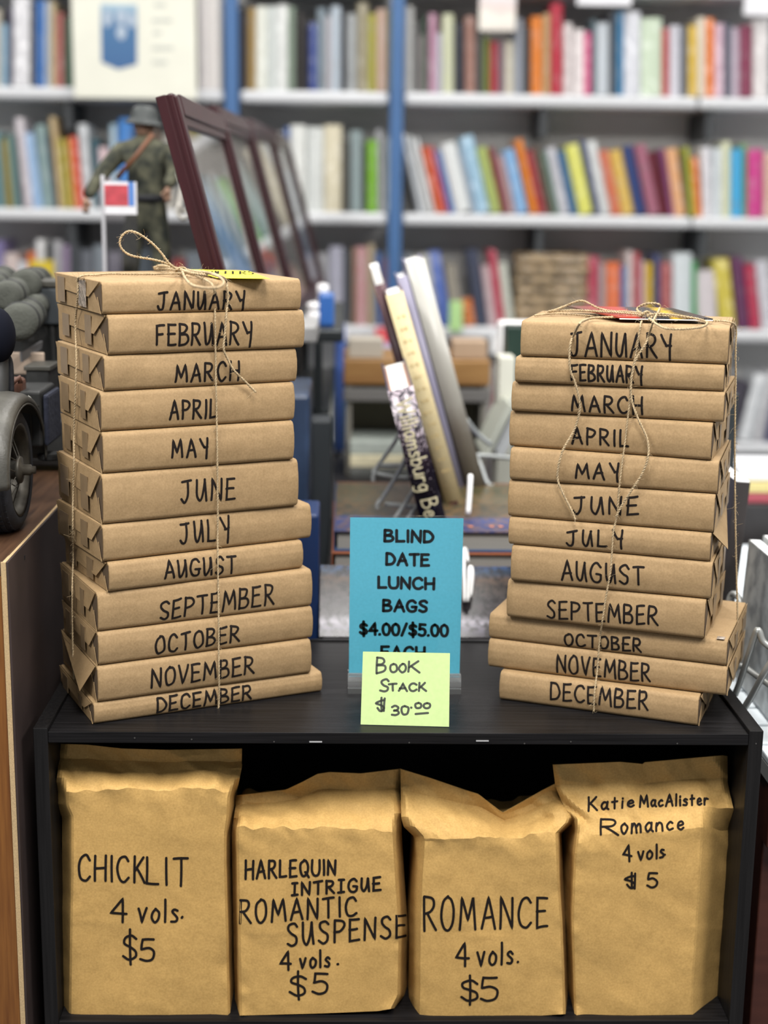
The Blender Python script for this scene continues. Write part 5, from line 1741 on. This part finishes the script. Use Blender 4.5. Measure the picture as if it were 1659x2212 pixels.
# ------------------------------------------------------------------ display table in the middle
DTM = mat('dark_display_laminate', (.022, .020, .021), .5, var=.2, scale=20)
dt = thing('display_table', 'dark display table behind the bookcase holding art books on wire easels', 'table', (.16, 1.1, FLOOR_Z))
b_ = bmesh.new(); box_mm(b_, (-.255, -.742, -FLOOR_Z - .03), (.26, .70, -FLOOR_Z - .0005), .002); put('table_top', b_, DTM, dt)
for yy in (-.66, .64):
    for xx in (-.22, .225):
        b_ = bmesh.new(); box_mm(b_, (xx - .02, yy - .02, 0), (xx + .02, yy + .02, -FLOOR_Z - .031), .002); put('leg', b_, DTM, dt)
b_ = bmesh.new(); box_mm(b_, (-.253, -.715, -FLOOR_Z - .32), (-.243, .695, -FLOOR_Z - .031), .001); put('side_apron', b_, DTM, dt)

PAGES = mat('page_block', (.66, .64, .58), .85, stretch=(.3, .3, 30), scale=20, var=.10)
GPAGES = mat('grey_page_block', (.30, .29, .27), .85, stretch=(.3, .3, 30), scale=20, var=.12)


def lying_book(x0, x1, y0, y1, z0, th, cover, label, edge, pages=GPAGES, rz=0.0):
    cx, cy = (x0 + x1) / 2, (y0 + y1) / 2
    t = thing('art_book', label, 'book', (cx, cy, z0), rz, 'art books stacked on the display table')
    hx, hy = (x1 - x0) / 2, (y1 - y0) / 2
    ct = .0032
    for nm, a, m in (('rear_cover', 0, edge), ('front_cover', th - ct, cover)):
        b = bmesh.new(); box_mm(b, (-hx, -hy, a), (hx, hy, a + ct - .0002), .0008); put(nm, b, m, t)
    b = bmesh.new(); box_mm(b, (-hx + .004, -hy + .005, ct), (hx - .004, hy - .003, th - ct - .0002)); put('page_block', b, pages, t)
    b = bmesh.new(); box_mm(b, (-hx - .0014, -hy, .0), (-hx - .0002, hy, th - .0002), .0004); put('spine', b, edge, t)
    return t


ORE = mat('orange_board', (.40, .13, .06), .5)
NAVB = mat('blue_board', (.05, .09, .20), .5)
PAINTED = zones('landscape_cover_print', [(0, '14285c'), (.22, '26407c'), (.28, '3c3c38'), (.5, '3a3a2c'), (.62, '54503c'), (.78, '303a26'), (.93, '3c4430'), (1, '703c24')], 'Y', .3, .12, 22, ('7c5c3a', 70, .6))
lying_book(-.085, .225, .50, .86, .0005, .0295, ORE, 'lowest thick art book of the pile on the display table', NAVB)
lying_book(-.088, .222, .505, .86, .0305, .0295, DTM, 'art book second from the bottom of the display table pile', DTM)
lying_book(-.083, .225, .50, .865, .0605, .0285, ORE, 'orange edged art book just beneath the landscape cover', ORE)
ab = lying_book(-.080, .228, .502, .87, .0895, .0315, PAINTED, 'large art book with blue bordered landscape cover lying on top of its pile', NAVB)
b_ = bmesh.new()
for px in (1016, 1062, 1082):
    p = atz(px, 1137, .1213) - ab.location
    g = bmesh.ops.create_circle(b_, cap_ends=True, segments=12, radius=.004); bmesh.ops.translate(b_, vec=(p.x, p.y, .0319), verts=g['verts'])
put('cover_lettering', b_, mat('orange_print', (.62, .22, .10), .5), ab)

# book with a dark winter photograph leaning on the pile, held by a wire easel
SNOW = zones('winter_photo_print', [(0, '221e26'), (.12, '605c6a'), (.2, '9c98a4'), (.3, '3a363a'), (.5, '3c383c'), (.66, '443c38'), (.8, '503e32'), (.9, '2c4058'), (1, '26406a')], 'Z', .22, .28, 9, ('0e0c12', 95, .9))
w0, w1 = atz(688, 1388, .004), atz(1120, 1388, .004)
tz, ty = at(900, 1222, .44).z, .44
sb = thing('leaning_art_book', 'art book with dark snowy photograph cover leaning against the book pile', 'book', (.045, .366, .001))
ang = math.atan2(ty - .366, tz - .001)
Hb = math.hypot(ty - .366, tz - .001)
rotm = Matrix.Rotation(-ang, 3, 'X')
for nm, y0, y1, m in (('front_cover', 0, .003, SNOW), ('page_block', .0032, .016, GPAGES), ('rear_cover', .0162, .019, DTM)):
    b_ = bmesh.new(); box_mm(b_, (-.145, y0, 0), (.145, y1, Hb if nm != 'page_block' else Hb - .003), .0006)
    o = put(nm, b_, m, sb); o.rotation_euler = (-ang, 0, 0)

CHR = mat('zinc_wire', (.40, .42, .42), .35, metal=.1)
WHW = mat('white_coated_wire', (.82, .82, .82), .4)


def easel(label, loc, paths, m, r=.0024, name='wire_easel', group='wire book easels'):
    t = thing(name, label, 'easel', loc, 0, group)
    for nm, P in paths:
        b = bmesh.new()
        tube(b, catmull([Vector(p) - Vector(loc) for p in P], 5), r, 8)
        put(nm, b, m, t, True)
    return t


e1 = easel('white wire hooks of an easel gripping the snowy photograph book', (.06, .42, .003),
           [('hook', [at(1004, 1300, .385), at(1003, 1255, .40), at(1001, 1195, .43), at(1006, 1188, .44), at(1010, 1215, .43)]),
            ('hook', [at(1010, 1300, .38), at(1013, 1250, .395), at(1014, 1230, .405), at(1018, 1226, .41), at(1020, 1245, .40), at(1016, 1290, .385)])], WHW, .0032)
e2 = easel('chrome wire easel behind the winter tree book on the art book pile', (.0, .6, .121),
           [('leg', [at(868, 930, .62), at(846, 965, .64), at(812, 1012, .66), at(806, 1022, .66)]),
            ('leg', [at(884, 972, .58), at(858, 1025, .60), at(822, 1082, .62), at(816, 1090, .62)]),
            ('leg', [at(905, 1040, .56), at(880, 1080, .57), at(850, 1125, .57)]),
            ('leg', [at(918, 1070, .55), at(895, 1100, .55), at(874, 1132, .55)]),
            ('crossbar', [at(818, 1004, .66), at(845, 1005, .64), at(874, 1004, .62)]), ('crossbar', [at(812, 1023, .66), at(850, 1030, .63), at(888, 1032, .61)]),
            ('crossbar', [at(832, 1089, .62), at(870, 1092, .60), at(905, 1096, .57)]), ('foot', [at(812, 1012, .66), at(806, 1030, .66), at(806, 1040, .66)]), ('foot', [at(822, 1080, .62), at(815, 1090, .62), at(815, 1100, .62)])], CHR, .0034)
tip = easel('short white wire prong beside the tan cloth book on the pile', (.155, .56, .121), [('prong', [at(1011, 1110, .55), at(1014, 1070, .56), at(1016, 1035, .57), at(1016, 1028, .575)])], WHW, .0042)


# ------------------------------------------------------------------ books standing tilted on the pile
def tilted_book(name, label, spine_bl, spine_tl, width_px, Y, depth, mspine, mcover, mpage=None, over=.004, right_dir=None, round_=.004, parts=True, lean_back=.0):
    """spine faces the viewer; bl/tl = photo points of the spine's left edge, Y = its place"""
    B = at(*spine_bl, Y)
    T = at(*spine_tl, Y + lean_back)
    up = (T - B).normalized()
    H = (T - B).length
    bk = Vector((.0, 1, 0)); bk = (bk - up * bk.dot(up)).normalized()
    rt = bk.cross(up) * -1
    if rt.x < 0:
        rt = -rt
    D = (B - CAM).dot(FWD)
    W = width_px / F_PX * D
    t = thing(name, label, 'book', B)
    Mx = Matrix(((rt.x, bk.x, up.x), (rt.y, bk.y, up.y), (rt.z, bk.z, up.z)))
    t.rotation_euler = Mx.to_euler()
    b = bmesh.new()
    n = 9
    pr = [(W * i / (n - 1), -round_ * math.sin(math.pi * i / (n - 1))) for i in range(n)]
    lo = [b.verts.new((x, y, 0)) for x, y in pr]; hi = [b.verts.new((x, y, H)) for x, y in pr]
    lo2 = [b.verts.new((x, y + .0015, 0)) for x, y in pr]; hi2 = [b.verts.new((x, y + .0015, H)) for x, y in pr]
    for i in range(n - 1):
        b.faces.new((lo[i], lo[i + 1], hi[i + 1], hi[i])); b.faces.new((lo2[i + 1], lo2[i], hi2[i], hi2[i + 1]))
        b.faces.new((hi[i], hi[i + 1], hi2[i + 1], hi2[i])); b.faces.new((lo[i + 1], lo[i], lo2[i], lo2[i + 1]))
    put('spine', b, mspine, t, True)
    for nm, x0 in (('front_cover', 0), ('rear_cover', W - .003)):
        b = bmesh.new(); box_mm(b, (x0, .0016, 0), (x0 + .003, depth, H), .0006); put(nm, b, mcover, t)
    b = bmesh.new(); box_mm(b, (.0032, .0035, .004), (W - .0032, depth - .004, H - over)); put('page_block', b, mpage or PAGES, t)
    return t, H, W


BRANCH = bpy.data.materials.new('winter_branch_print')
BRANCH.use_nodes = True
nt = BRANCH.node_tree
bs = nt.nodes['Principled BSDF']; bs.inputs['Roughness'].default_value = .25
tc = nt.nodes.new('ShaderNodeTexCoord')
mp = nt.nodes.new('ShaderNodeMapping'); mp.inputs['Scale'].default_value = (1.0, 1.0, .55)
nt.links.new(tc.outputs['Object'], mp.inputs[0])
vo = nt.nodes.new('ShaderNodeTexVoronoi'); vo.feature = 'DISTANCE_TO_EDGE'; vo.inputs['Scale'].default_value = 95
vo2 = nt.nodes.new('ShaderNodeTexVoronoi'); vo2.feature = 'DISTANCE_TO_EDGE'; vo2.inputs['Scale'].default_value = 320
wn = nt.nodes.new('ShaderNodeTexNoise'); wn.inputs['Scale'].default_value = 70
ad = nt.nodes.new('ShaderNodeMixRGB'); ad.blend_type = 'ADD'; ad.inputs['Fac'].default_value = .012
nt.links.new(tc.outputs['Object'], wn.inputs['Vector'])
nt.links.new(mp.outputs[0], ad.inputs['Color1']); nt.links.new(wn.outputs['Color'], ad.inputs['Color2'])
nt.links.new(ad.outputs[0], vo.inputs['Vector']); nt.links.new(ad.outputs[0], vo2.inputs['Vector'])
r1 = nt.nodes.new('ShaderNodeValToRGB'); r1.color_ramp.elements[0].position = .06; r1.color_ramp.elements[1].position = .10
nt.links.new(vo.outputs['Distance'], r1.inputs['Fac'])
sepz = nt.nodes.new('ShaderNodeSeparateXYZ'); nt.links.new(tc.outputs['Generated'], sepz.inputs[0])
thr = nt.nodes.new('ShaderNodeMapRange'); thr.inputs[1].default_value = .95; thr.inputs[2].default_value = .2; thr.inputs[3].default_value = .02; thr.inputs[4].default_value = .42
nt.links.new(sepz.outputs['Z'], thr.inputs[0])
gt = nt.nodes.new('ShaderNodeMath'); gt.operation = 'GREATER_THAN'
nt.links.new(vo2.outputs['Distance'], gt.inputs[0]); nt.links.new(thr.outputs[0], gt.inputs[1])
mulm = nt.nodes.new('ShaderNodeMath'); mulm.operation = 'MULTIPLY'
nt.links.new(r1.outputs['Color'], mulm.inputs[0]); nt.links.new(gt.outputs[0], mulm.inputs[1])
mxc = nt.nodes.new('ShaderNodeMixRGB'); mxc.inputs['Color1'].default_value = (*lin('1e1826'), 1); mxc.inputs['Color2'].default_value = (*lin('b0a4ae'), 1)
nt.links.new(mulm.outputs[0], mxc.inputs['Fac']); nt.links.new(mxc.outputs[0], bs.inputs['Base Color'])
INKV = mat('deep_violet_cover', (.035, .028, .06), .3)
TANB = mat('brown_endpaper', (.28, .15, .10), .6)
wb, WH, WW = tilted_book('standing_book', 'jacketed book with bare winter trees on its spine, tilted behind the sign', (914, 1150), (837, 846), 55, .515, .175, BRANCH, INKV, mat('white_page_block', (.74, .74, .72), .85), over=.005, lean_back=-.026)
# endpapers show brown at the head
for x0 in (.003, WW - .006):
    b_ = bmesh.new(); box_mm(b_, (x0, .003, WH - .02), (x0 + .003, .15, WH - .001)); put('endpaper', b_, TANB, wb)
CREAMI = mat('cream_title_print', (.74, .68, .46), .5)
b_ = bmesh.new()
txt = 'Williamsburg Be'
x = 0.0
cap = WW * .72
adv = []
for ch in txt:
    w_, stt = GL[ch]
    thin = []
    for s_ in stt:
        pts_ = [(p.x + x, p.y) for p in parse(s_, 0, random.Random(1))] if ch != 'f' else []
        thin.append(pts_)
    adv.append((ch, x, thin))
    x += w_ + .17
z_start = WH * .925
sc_ = WH * .835 / x
for ch, xx, strokes in adv:
    for pts_ in strokes:
        if len(pts_) < 2:
            continue
        uv = [((WW * .22) + py_ * cap * .86 * (1.0), z_start - px_ * sc_) for px_, py_ in pts_]
        ribbon(b_, uv, .0024, lambda u, v: (u, -.004 * math.sin(math.pi * min(1, max(0, u / WW))) - .0007, v))
put('spine_lettering', b_, CREAMI, wb)

TANC = mat('tan_cloth_spine', (.56, .47, .27), .8, var=.12, scale=300)
MARN = mat('maroon_cover', (.055, .012, .018), .35)
cb, CH, CW = tilted_book('standing_book', 'tan cloth spined tall book with maroon cover tilted behind the winter tree book', (974, 1128), (833, 638), 37, .70, .12, TANC, MARN, mat('white_page_block', (.74, .74, .72), .85), lean_back=-.012)
b_ = bmesh.new()
for k in range(14):
    z0 = CH * (.9 - k * .052)
    for j in range(2):
        bx(b_, (CW * (.36 + .26 * j) + .001 * math.sin(k * 3 + j), -.0042, z0), (CW * .15, .0006, .0022 + .004 * ((k * 7 + j) % 3) / 3))
put('gilt_lettering', b_, mat('faded_gilt', (.50, .38, .18), .5), cb)
b_ = bmesh.new(); bx(b_, (CW * .45, -.0044, CH * .07), (CW * .5, .0006, .012)); put('emblem', b_, MARN, cb)
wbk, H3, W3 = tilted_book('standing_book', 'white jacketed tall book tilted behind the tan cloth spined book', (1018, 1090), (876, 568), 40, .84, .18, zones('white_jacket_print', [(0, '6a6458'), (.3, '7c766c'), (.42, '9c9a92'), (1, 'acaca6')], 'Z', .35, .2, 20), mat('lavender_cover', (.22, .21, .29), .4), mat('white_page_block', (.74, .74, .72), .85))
tilted_book('standing_book', 'slim lavender grey book between the tan cloth spine and white jacketed book', (990, 1090), (858, 600), 22, .835, .16, mat('lavender_cover', (.22, .21, .29), .4), mat('lavender_cover', (.22, .21, .29), .4), mat('white_page_block', (.74, .74, .72), .85))
bst, H4, W4 = tilted_book('standing_book', 'slim maroon book with white top just left of the tan cloth spine', (945, 1110), (807, 618), 26, .80, .14, MARN, MARN, mat('white_page_block', (.74, .74, .72), .85), over=-.028)

# ------------------------------------------------------------------ wooden display riser and its books farther back
WR = mat('honey_wood', (.34, .19, .065), .45, stretch=(1, 8, 8), scale=8, col2=(.24, .12, .04), detail=6)
RY = 1.55
ra, rb = at(742, 790, RY), at(1060, 790, RY)
rz1, rz0 = at(900, 778, RY).z, at(900, 832, RY).z
rs = thing('display_riser', 'honey coloured wooden display riser behind the tilted art books', 'display stand', ((ra.x + rb.x) / 2, RY + .12, .0))
hw = (rb.x - ra.x) / 2
b_ = bmesh.new(); box_mm(b_, (-hw, -.12, rz0), (hw, .12, rz1), .003); put('top_board', b_, WR, rs)
GB = mat('putty_grey_board', (.20, .19, .165), .6)
for nm, y0, y1, m in (('shelf_edge', 868, 840, mat('mid_grey_board', (.14, .135, .13), .6)), ('back_board', 925, 868, mat('khaki_board', (.22, .205, .145), .7))):
    b_ = bmesh.new()
    z0, z1 = at(900, y0, RY).z, at(900, y1, RY).z
    if nm == 'shelf_edge':
        box_mm(b_, (-hw, -.12, z0), (hw, .10, z1), .002)
    else:
        box_mm(b_, (-hw + .005, .06, .001), (hw - .005, .075, rz0 - .001), .001)
    put(nm, b_, m, rs)
for s_ in (-1, 1):
    b_ = bmesh.new(); box_mm(b_, (s_ * (hw - .012) - .006, -.11, .0005), (s_ * (hw - .012) + .006, .055, rz0 - .0005), .001); put('side_board', b_, GB, rs)
zz = .0008
for k, (th, hx, lb) in enumerate(((.022, '585a58', 'dark grey flat book at the bottom of the pile inside the wooden riser'), (.026, 'd4ccae', 'cream flat book midway in the pile inside the wooden riser'), (.03, 'a8b0aa', 'pale green-grey flat book topmost in the wooden riser pile'))):
    slab('flat_book', (ra.x + .015, RY - .02 + .004 * k, zz), (ra.x + .185 - .006 * k, RY + .17, zz + th), mat('cover_' + ('slate', 'cream', 'sage')[k], lin(hx), .5, var=.15, scale=30), lb, 'book', 'flat books in the wooden riser', .003)
    zz += th + .0006
# clutter on the riser
slab('storage_tin', (ra.x + .01, RY + .02, rz1 + .0004), (ra.x + .085, RY + .1, rz1 + .042), mat('beige_tin', (.42, .38, .32), .5), 'beige box on the wooden riser left of the lilac label', 'box', None, .003)
slab('storage_tin', (ra.x + .235, RY + .02, rz1 + .0004), (rb.x - .006, RY + .11, rz1 + .04), mat('tan_tin', (.34, .24, .16), .5), 'tan box on the right end of the wooden riser', 'box', None, .003)

# books on slanted easels at the right of the display table
for k, (q, Yk, wpx, m, lb) in enumerate((
        (((1043, 985), (1098, 872)), 1.05, 26, mat('pale_sage_cover', (.42, .44, .38), .5), 'pale sage book slanting on an easel left of the right stack'),
        (((1075, 980), (1122, 885)), 1.0, 24, mat('grey_cover', (.36, .38, .39), .5), 'grey book slanting beside the pale sage one near the right stack'))):
    a, b2 = at(*q[0], Yk), at(*q[1], Yk)
    d = (b2 - a).normalized()
    n = Vector((d.z, 0, -d.x)).normalized()
    b_ = bmesh.new()
    c0_ = [a, b2, b2 + n * .012, a + n * .012]
    f0 = [b_.verts.new(v) for v in c0_]; f1 = [b_.verts.new(v + Vector((0, .16, 0))) for v in c0_]
    b_.faces.new(f0); b_.faces.new(f1[::-1])
    for i in range(4):
        b_.faces.new((f0[i], f0[(i + 1) % 4], f1[(i + 1) % 4], f1[i]))
    o = put('slanted_book', b_, m); tag(o, lb, 'book', 'slanted books near the right stack')
easel('grey wire easel legs beside the right stack above the landscape book', (.16, .9, .1),
      [('leg', [at(1028, 985, .9), at(1040, 1010, .88), at(1052, 1042, .86), at(1070, 1052, .86), at(1105, 1054, .86)]), ('leg', [at(1006, 905, .95), at(1030, 935, .95), at(1062, 962, .95)]), ('crossbar', [at(1000, 985, .9), at(1040, 984, .9), at(1110, 990, .9)])], mat('grey_wire', (.30, .32, .32), .35, metal=.5), .0042)
a = at(1088, 800, .95)
slab('upright_book', (at(1094, 760, 1.22).x, 1.22, .0005), (at(1150, 760, 1.22).x, 1.29, at(1100, 706, 1.22).z), mat('black_green_cover', (.012, .03, .022), .4), 'black-green upright book behind the left edge of the right stack', 'book', None, .002)
slab('upright_book', (at(1078, 815, 1.15).x, 1.15, .0005), (at(1112, 815, 1.15).x, 1.22, at(1090, 772, 1.15).z), mat('ivory_cover', (.60, .60, .52), .5), 'ivory upright book behind the right stack, left of the black-green one', 'book', None, .002)
slab('white_box', (at(1082, 700, 1.36).x, 1.36, .0005), (at(1160, 700, 1.36).x, 1.43, at(1090, 697, 1.36).z), mat('bright_white_card', (.9, .9, .9), .5), 'bright white box edge showing behind the top left of the right stack', 'box', None, .006)

# ------------------------------------------------------------------ black metal rack and blue bins between left stack and display table
RKM = mat('black_rack_metal', (.028, .033, .036), .4, metal=.3)
ry = 1.22
rx1, rzt = at(742, 721, ry).x, at(700, 712, ry).z
rck = thing('wire_rack', 'black metal rack with tray top behind the right edge of the left stack', 'rack', (rx1 - .10, ry + .3, FLOOR_Z))
b_ = bmesh.new(); box_mm(b_, (-.002, -.30, rzt - .024 - FLOOR_Z), (.10, .45, rzt - FLOOR_Z), .004); put('tray_top', b_, RKM, rck)
for xx, yy in ((.008, -.29), (.052, -.29), (.085, .43), (.008, .43)):
    b_ = bmesh.new(); box_mm(b_, (xx - .008, yy - .008, 0), (xx + .008, yy + .008, rzt - .0245 - FLOOR_Z), .001); put('post', b_, RKM, rck)
for zz in (.0, .18):
    b_ = bmesh.new(); box_mm(b_, (.0, -.28, zz - FLOOR_Z), (.075, .42, zz + .012 - FLOOR_Z), .001); put('shelf', b_, RKM, rck)
BLU = mat('royal_blue_plastic', (.035, .13, .42), .35)
slab('blue_bottle', (at(688, 655, 1.3).x, 1.27, rzt + .0006), (at(722, 655, 1.3).x, 1.33, at(700, 632, 1.3).z), BLU, 'blue plastic holder standing on the black rack tray', 'holder', None, .006)
for px, yt, lb in ((676, 652, 'white capped tube left of the blue holder on the black rack'), (697, 612, 'taller white capped tube behind the blue holder on black rack')):
    p = at(px, yt, 1.36 if px == 697 else 1.25)
    b_ = bmesh.new(); r = .0125
    lathe(b_, [(0, 0), (r, 0), (r, .6 * (p.z - rzt)), (r * .7, .66 * (p.z - rzt)), (r * .95, .7 * (p.z - rzt)), (r * .95, p.z - rzt - .003), (0, p.z - rzt)], (0, 0, 0), (0, 0, 1), 20)
    o = put('white_tube', b_, mat('white_plastic', (.82, .82, .84), .4), None, True, loc=(p.x, p.y, rzt + .0006)); tag(o, lb, 'tube', 'white tubes on the black rack')
slab('grey_tray', (rx1 - .098, .95, rzt + .0008), (rx1 - .045, 1.16, rzt + .03), mat('pale_grey_tray', (.36, .36, .36), .4), 'pale grey tray on the front of the black rack', 'tray', None, .004)
bin_top = at(655, 850, .62).z
slab('blue_bin', (-.166, .60, FLOOR_Z + .3), (at(668, 900, .60).x, .82, bin_top), mat('mid_blue_plastic', (.024, .042, .085), .4, var=.7, scale=9), 'tall mid blue bin right behind the left book stack', 'bin', None, .006)
slab('navy_box', (-.166, .40, FLOOR_Z + .2), (at(689, 1120, .40).x, .50, at(680, 1112, .40).z), mat('navy_plastic', (.012, .032, .11), .35), 'navy plastic box peeking out beside AUGUST at right of left stack', 'box', None, .004)
slab('dark_crate', (-.166, .84, FLOOR_Z), (at(716, 1000, .86).x, .91, at(700, 905, .86).z), mat('slate_crate', (.030, .036, .042), .6), 'dark slate crate standing behind the mid blue bin', 'crate', None, .004)
for k, (px, py, c_, lb) in enumerate(((735, 700, '5878c8', 'blue folder'), (744, 765, '74b4a8', 'teal folder'), (728, 790, 'b8c4a0', 'pale green folder'))):
    p = at(px, py, 1.9)
    slab('folder', (p.x - .012, 1.88 + .02 * k, rzt - .35), (p.x + .012, 1.895 + .02 * k, p.z), mat('folder_' + lb.split()[0], lin(c_), .5), lb + ' hanging edge-on behind the black metal rack', 'folder', 'folders behind the black rack', .002)

# ------------------------------------------------------------------ white slatted table at the right with booklets in a wire rack
TZ = -.055
WT = mat('white_slat', (.70, .76, .80), .5)
GT = mat('grey_gap', (.28, .29, .29), .6)
RDW = mat('red_brown_table_wood', (.075, .024, .016), .4, stretch=(1, 8, 8), scale=8, col2=(.05, .015, .010), detail=6)
rt = thing('slatted_table', 'white slatted table with red-brown wooden apron right of the bookcase', 'table', (.95, .75, FLOOR_Z))
yfront = atz(1640, 1648, TZ).y
k = 0
y = yfront
while y < 1.15:
    b_ = bmesh.new(); box_mm(b_, (.445 - .95, y - .75, TZ - .010 - FLOOR_Z), (1.5 - .95, y + .058 - .75, TZ - FLOOR_Z), .002); put('slat', b_, WT, rt)
    y += .066
b_ = bmesh.new(); box_mm(b_, (.445 - .95, yfront + .002 - .75, TZ - .03 - FLOOR_Z), (1.5 - .95, 1.20 - .75, TZ - .0105 - FLOOR_Z)); put('under_panel', b_, GT, rt)
az = at(1640, 1836, yfront).z
b_ = bmesh.new(); box_mm(b_, (.447 - .95, yfront + .004 - .75, az - FLOOR_Z), (1.5 - .95, yfront + .028 - .75, TZ - .0305 - FLOOR_Z), .002); put('apron', b_, RDW, rt)
for xx in (.47, 1.46):
    for yy in (yfront + .05, 1.15):
        b_ = bmesh.new(); box_mm(b_, (xx - .02 - .95, yy - .02 - .75, 0), (xx + .02 - .95, yy + .02 - .75, TZ - .031 - FLOOR_Z), .002); put('leg', b_, RDW, rt)
b_ = bmesh.new(); box_mm(b_, (.46 - .95, yfront + .06 - .75, .12), (1.48 - .95, 1.15 - .75, .14), .001); put('lower_shelf', b_, mat('near_black_board', (.012, .008, .008), .6), rt)
b_ = bmesh.new(); box_mm(b_, (.47 - .95, 1.13 - .75, .1405), (1.46 - .95, 1.14 - .75, TZ - .031 - FLOOR_Z)); put('rear_board', b_, MATS['near_black_board'], rt)
slab('cloth_bag', (at(1648, 1950, .16).x, .16, FLOOR_Z + .1405), (at(1648, 1950, .16).x + .16, .30, at(1655, 1865, .16).z), mat('beige_cloth', (.36, .32, .25), .9, bump=.4, bscale=40), 'beige cloth bag on the lower shelf at the right edge', 'bag', None, .02)
slab('booklet', (at(1606, 2000, .22).x, .22, FLOOR_Z + .1405), (at(1606, 2000, .22).x + .018, .34, at(1620, 1962, .22).z), mat('red_edged_white', (.55, .45, .43), .6), 'small pale booklet low on the shelf beside the bookcase', 'book', None, .002)

WPG = mat('bright_page_block', (.86, .88, .90), .8, stretch=(30, .3, .3), scale=12, var=.06)
PHG = zones('grey_photo_cover', [(0, '6c7478'), (.4, 'b4bcc0'), (.6, '84888a'), (1, 'a8a8a4')], 'Y', .3, .5, 18, ('4c5054', 40, .6))


def side_book(label, x, y0, y1, zt, zb, th, m, pm, ms, lean=.0):
    """book standing with its top edge running away from the viewer, leaning a little"""
    t = thing('booklet', label, 'book', (x, y0, zb), 0, 'booklets in the wire rack at right')
    t.rotation_euler = (0, lean, 0)
    H = zt - zb; L_ = y1 - y0
    b = bmesh.new(); box_mm(b, (0, 0, 0), (.0012, L_, H)); put('front_cover', b, m, t)
    b = bmesh.new(); box_mm(b, (.0014, .0016, .001), (th, L_ - .001, H + .0004), .001); put('page_block', b, pm, t)
    b = bmesh.new(); box_mm(b, (.0, -.0012, 0), (th + .0004, .0, H - .001), .0004); put('spine', b, ms, t)
    return t


pA = at(1590, 1165, .36)
side_book('thick white booklet with grey photo cover in wire rack right of the stack', pA.x + .008, .10, .36, pA.z, TZ + .006, .016, PHG, WPG, PHG, .05)
side_book('second white booklet tucked behind the grey photo booklet at right', pA.x + .030, .09, .37, pA.z + .004, TZ + .006, .014, PHG, WPG, PHG, .05)
pB = at(1578, 1045, .33)
side_book('taller white booklet with dark cover standing farther back at right', pB.x + .004, .38, .60, pB.z - .005, TZ + .006, .020, mat('dark_booklet_cover', (.03, .028, .045), .4), WPG, mat('grey_brown_spine', (.035, .03, .03), .5), .06)
slab('post_rack', (at(1574, 950, .62).x - .006, .62, TZ + .0005), (at(1574, 950, .62).x + .012, .66, at(1574, 850, .62).z), RKM, 'black upright post behind the right edge of the right stack', 'post', None, .002)
slab('paperback', (at(1598, 1000, 1.25).x, 1.25, at(1600, 1040, 1.25).z), (at(1598, 1000, 1.25).x + .11, 1.38, at(1600, 1008, 1.25).z), mat('white_gloss_cover', (.74, .76, .80), .4), 'white paperback lying on top of the far pile at right', 'book', 'far pile at the right edge', .006)
slab('paperback', (at(1592, 1000, 1.24).x, 1.24, at(1600, 1063, 1.25).z), (at(1592, 1000, 1.24).x + .16, 1.42, at(1600, 1041, 1.25).z), mat('yellow_cover', (.55, .47, .20), .5), 'yellow paperback beneath the white one in the far right pile', 'book', 'far pile at the right edge', .003)
slab('paperback', (at(1600, 1000, 1.24).x, 1.24, at(1600, 1085, 1.25).z), (at(1600, 1000, 1.24).x + .14, 1.42, at(1600, 1064, 1.25).z), mat('red_cover', (.32, .06, .08), .5), 'dark red paperback beneath the yellow one in the far right pile', 'book', 'far pile at the right edge', .003)
slab('black_pedestal', (at(1592, 1000, 1.3).x - .02, 1.23, FLOOR_Z), (at(1592, 1000, 1.3).x + .24, 1.45, at(1600, 1085.5, 1.25).z), DTM, 'dark pedestal under the far right pile of paperbacks', 'pedestal', None, .003)
easel('grey wire rack rods holding the booklets right of the bookcase', (.47, .12, TZ),
      [('rod', [at(1588, 1500, .16), at(1600, 1468, .15), at(1618, 1412, .13), at(1633, 1366, .12), at(1640, 1364, .118), at(1648, 1385, .115), at(1668, 1402, .11)]),
       ('rod', [at(1606, 1532, .12), at(1628, 1496, .10), at(1650, 1455, .08), at(1672, 1420, .07)]),
       ('rod', [at(1590, 1442, .2), at(1605, 1440, .2), at(1640, 1464, .16), at(1668, 1484, .14)]),
       ('rod', [at(1574, 1300, .30), at(1580, 1285, .30), at(1590, 1284, .29), at(1598, 1300, .28), at(1602, 1340, .27)])], mat('grey_wire_rod', (.33, .34, .33), .35, metal=.4), .0042, name='wire_book_rack')
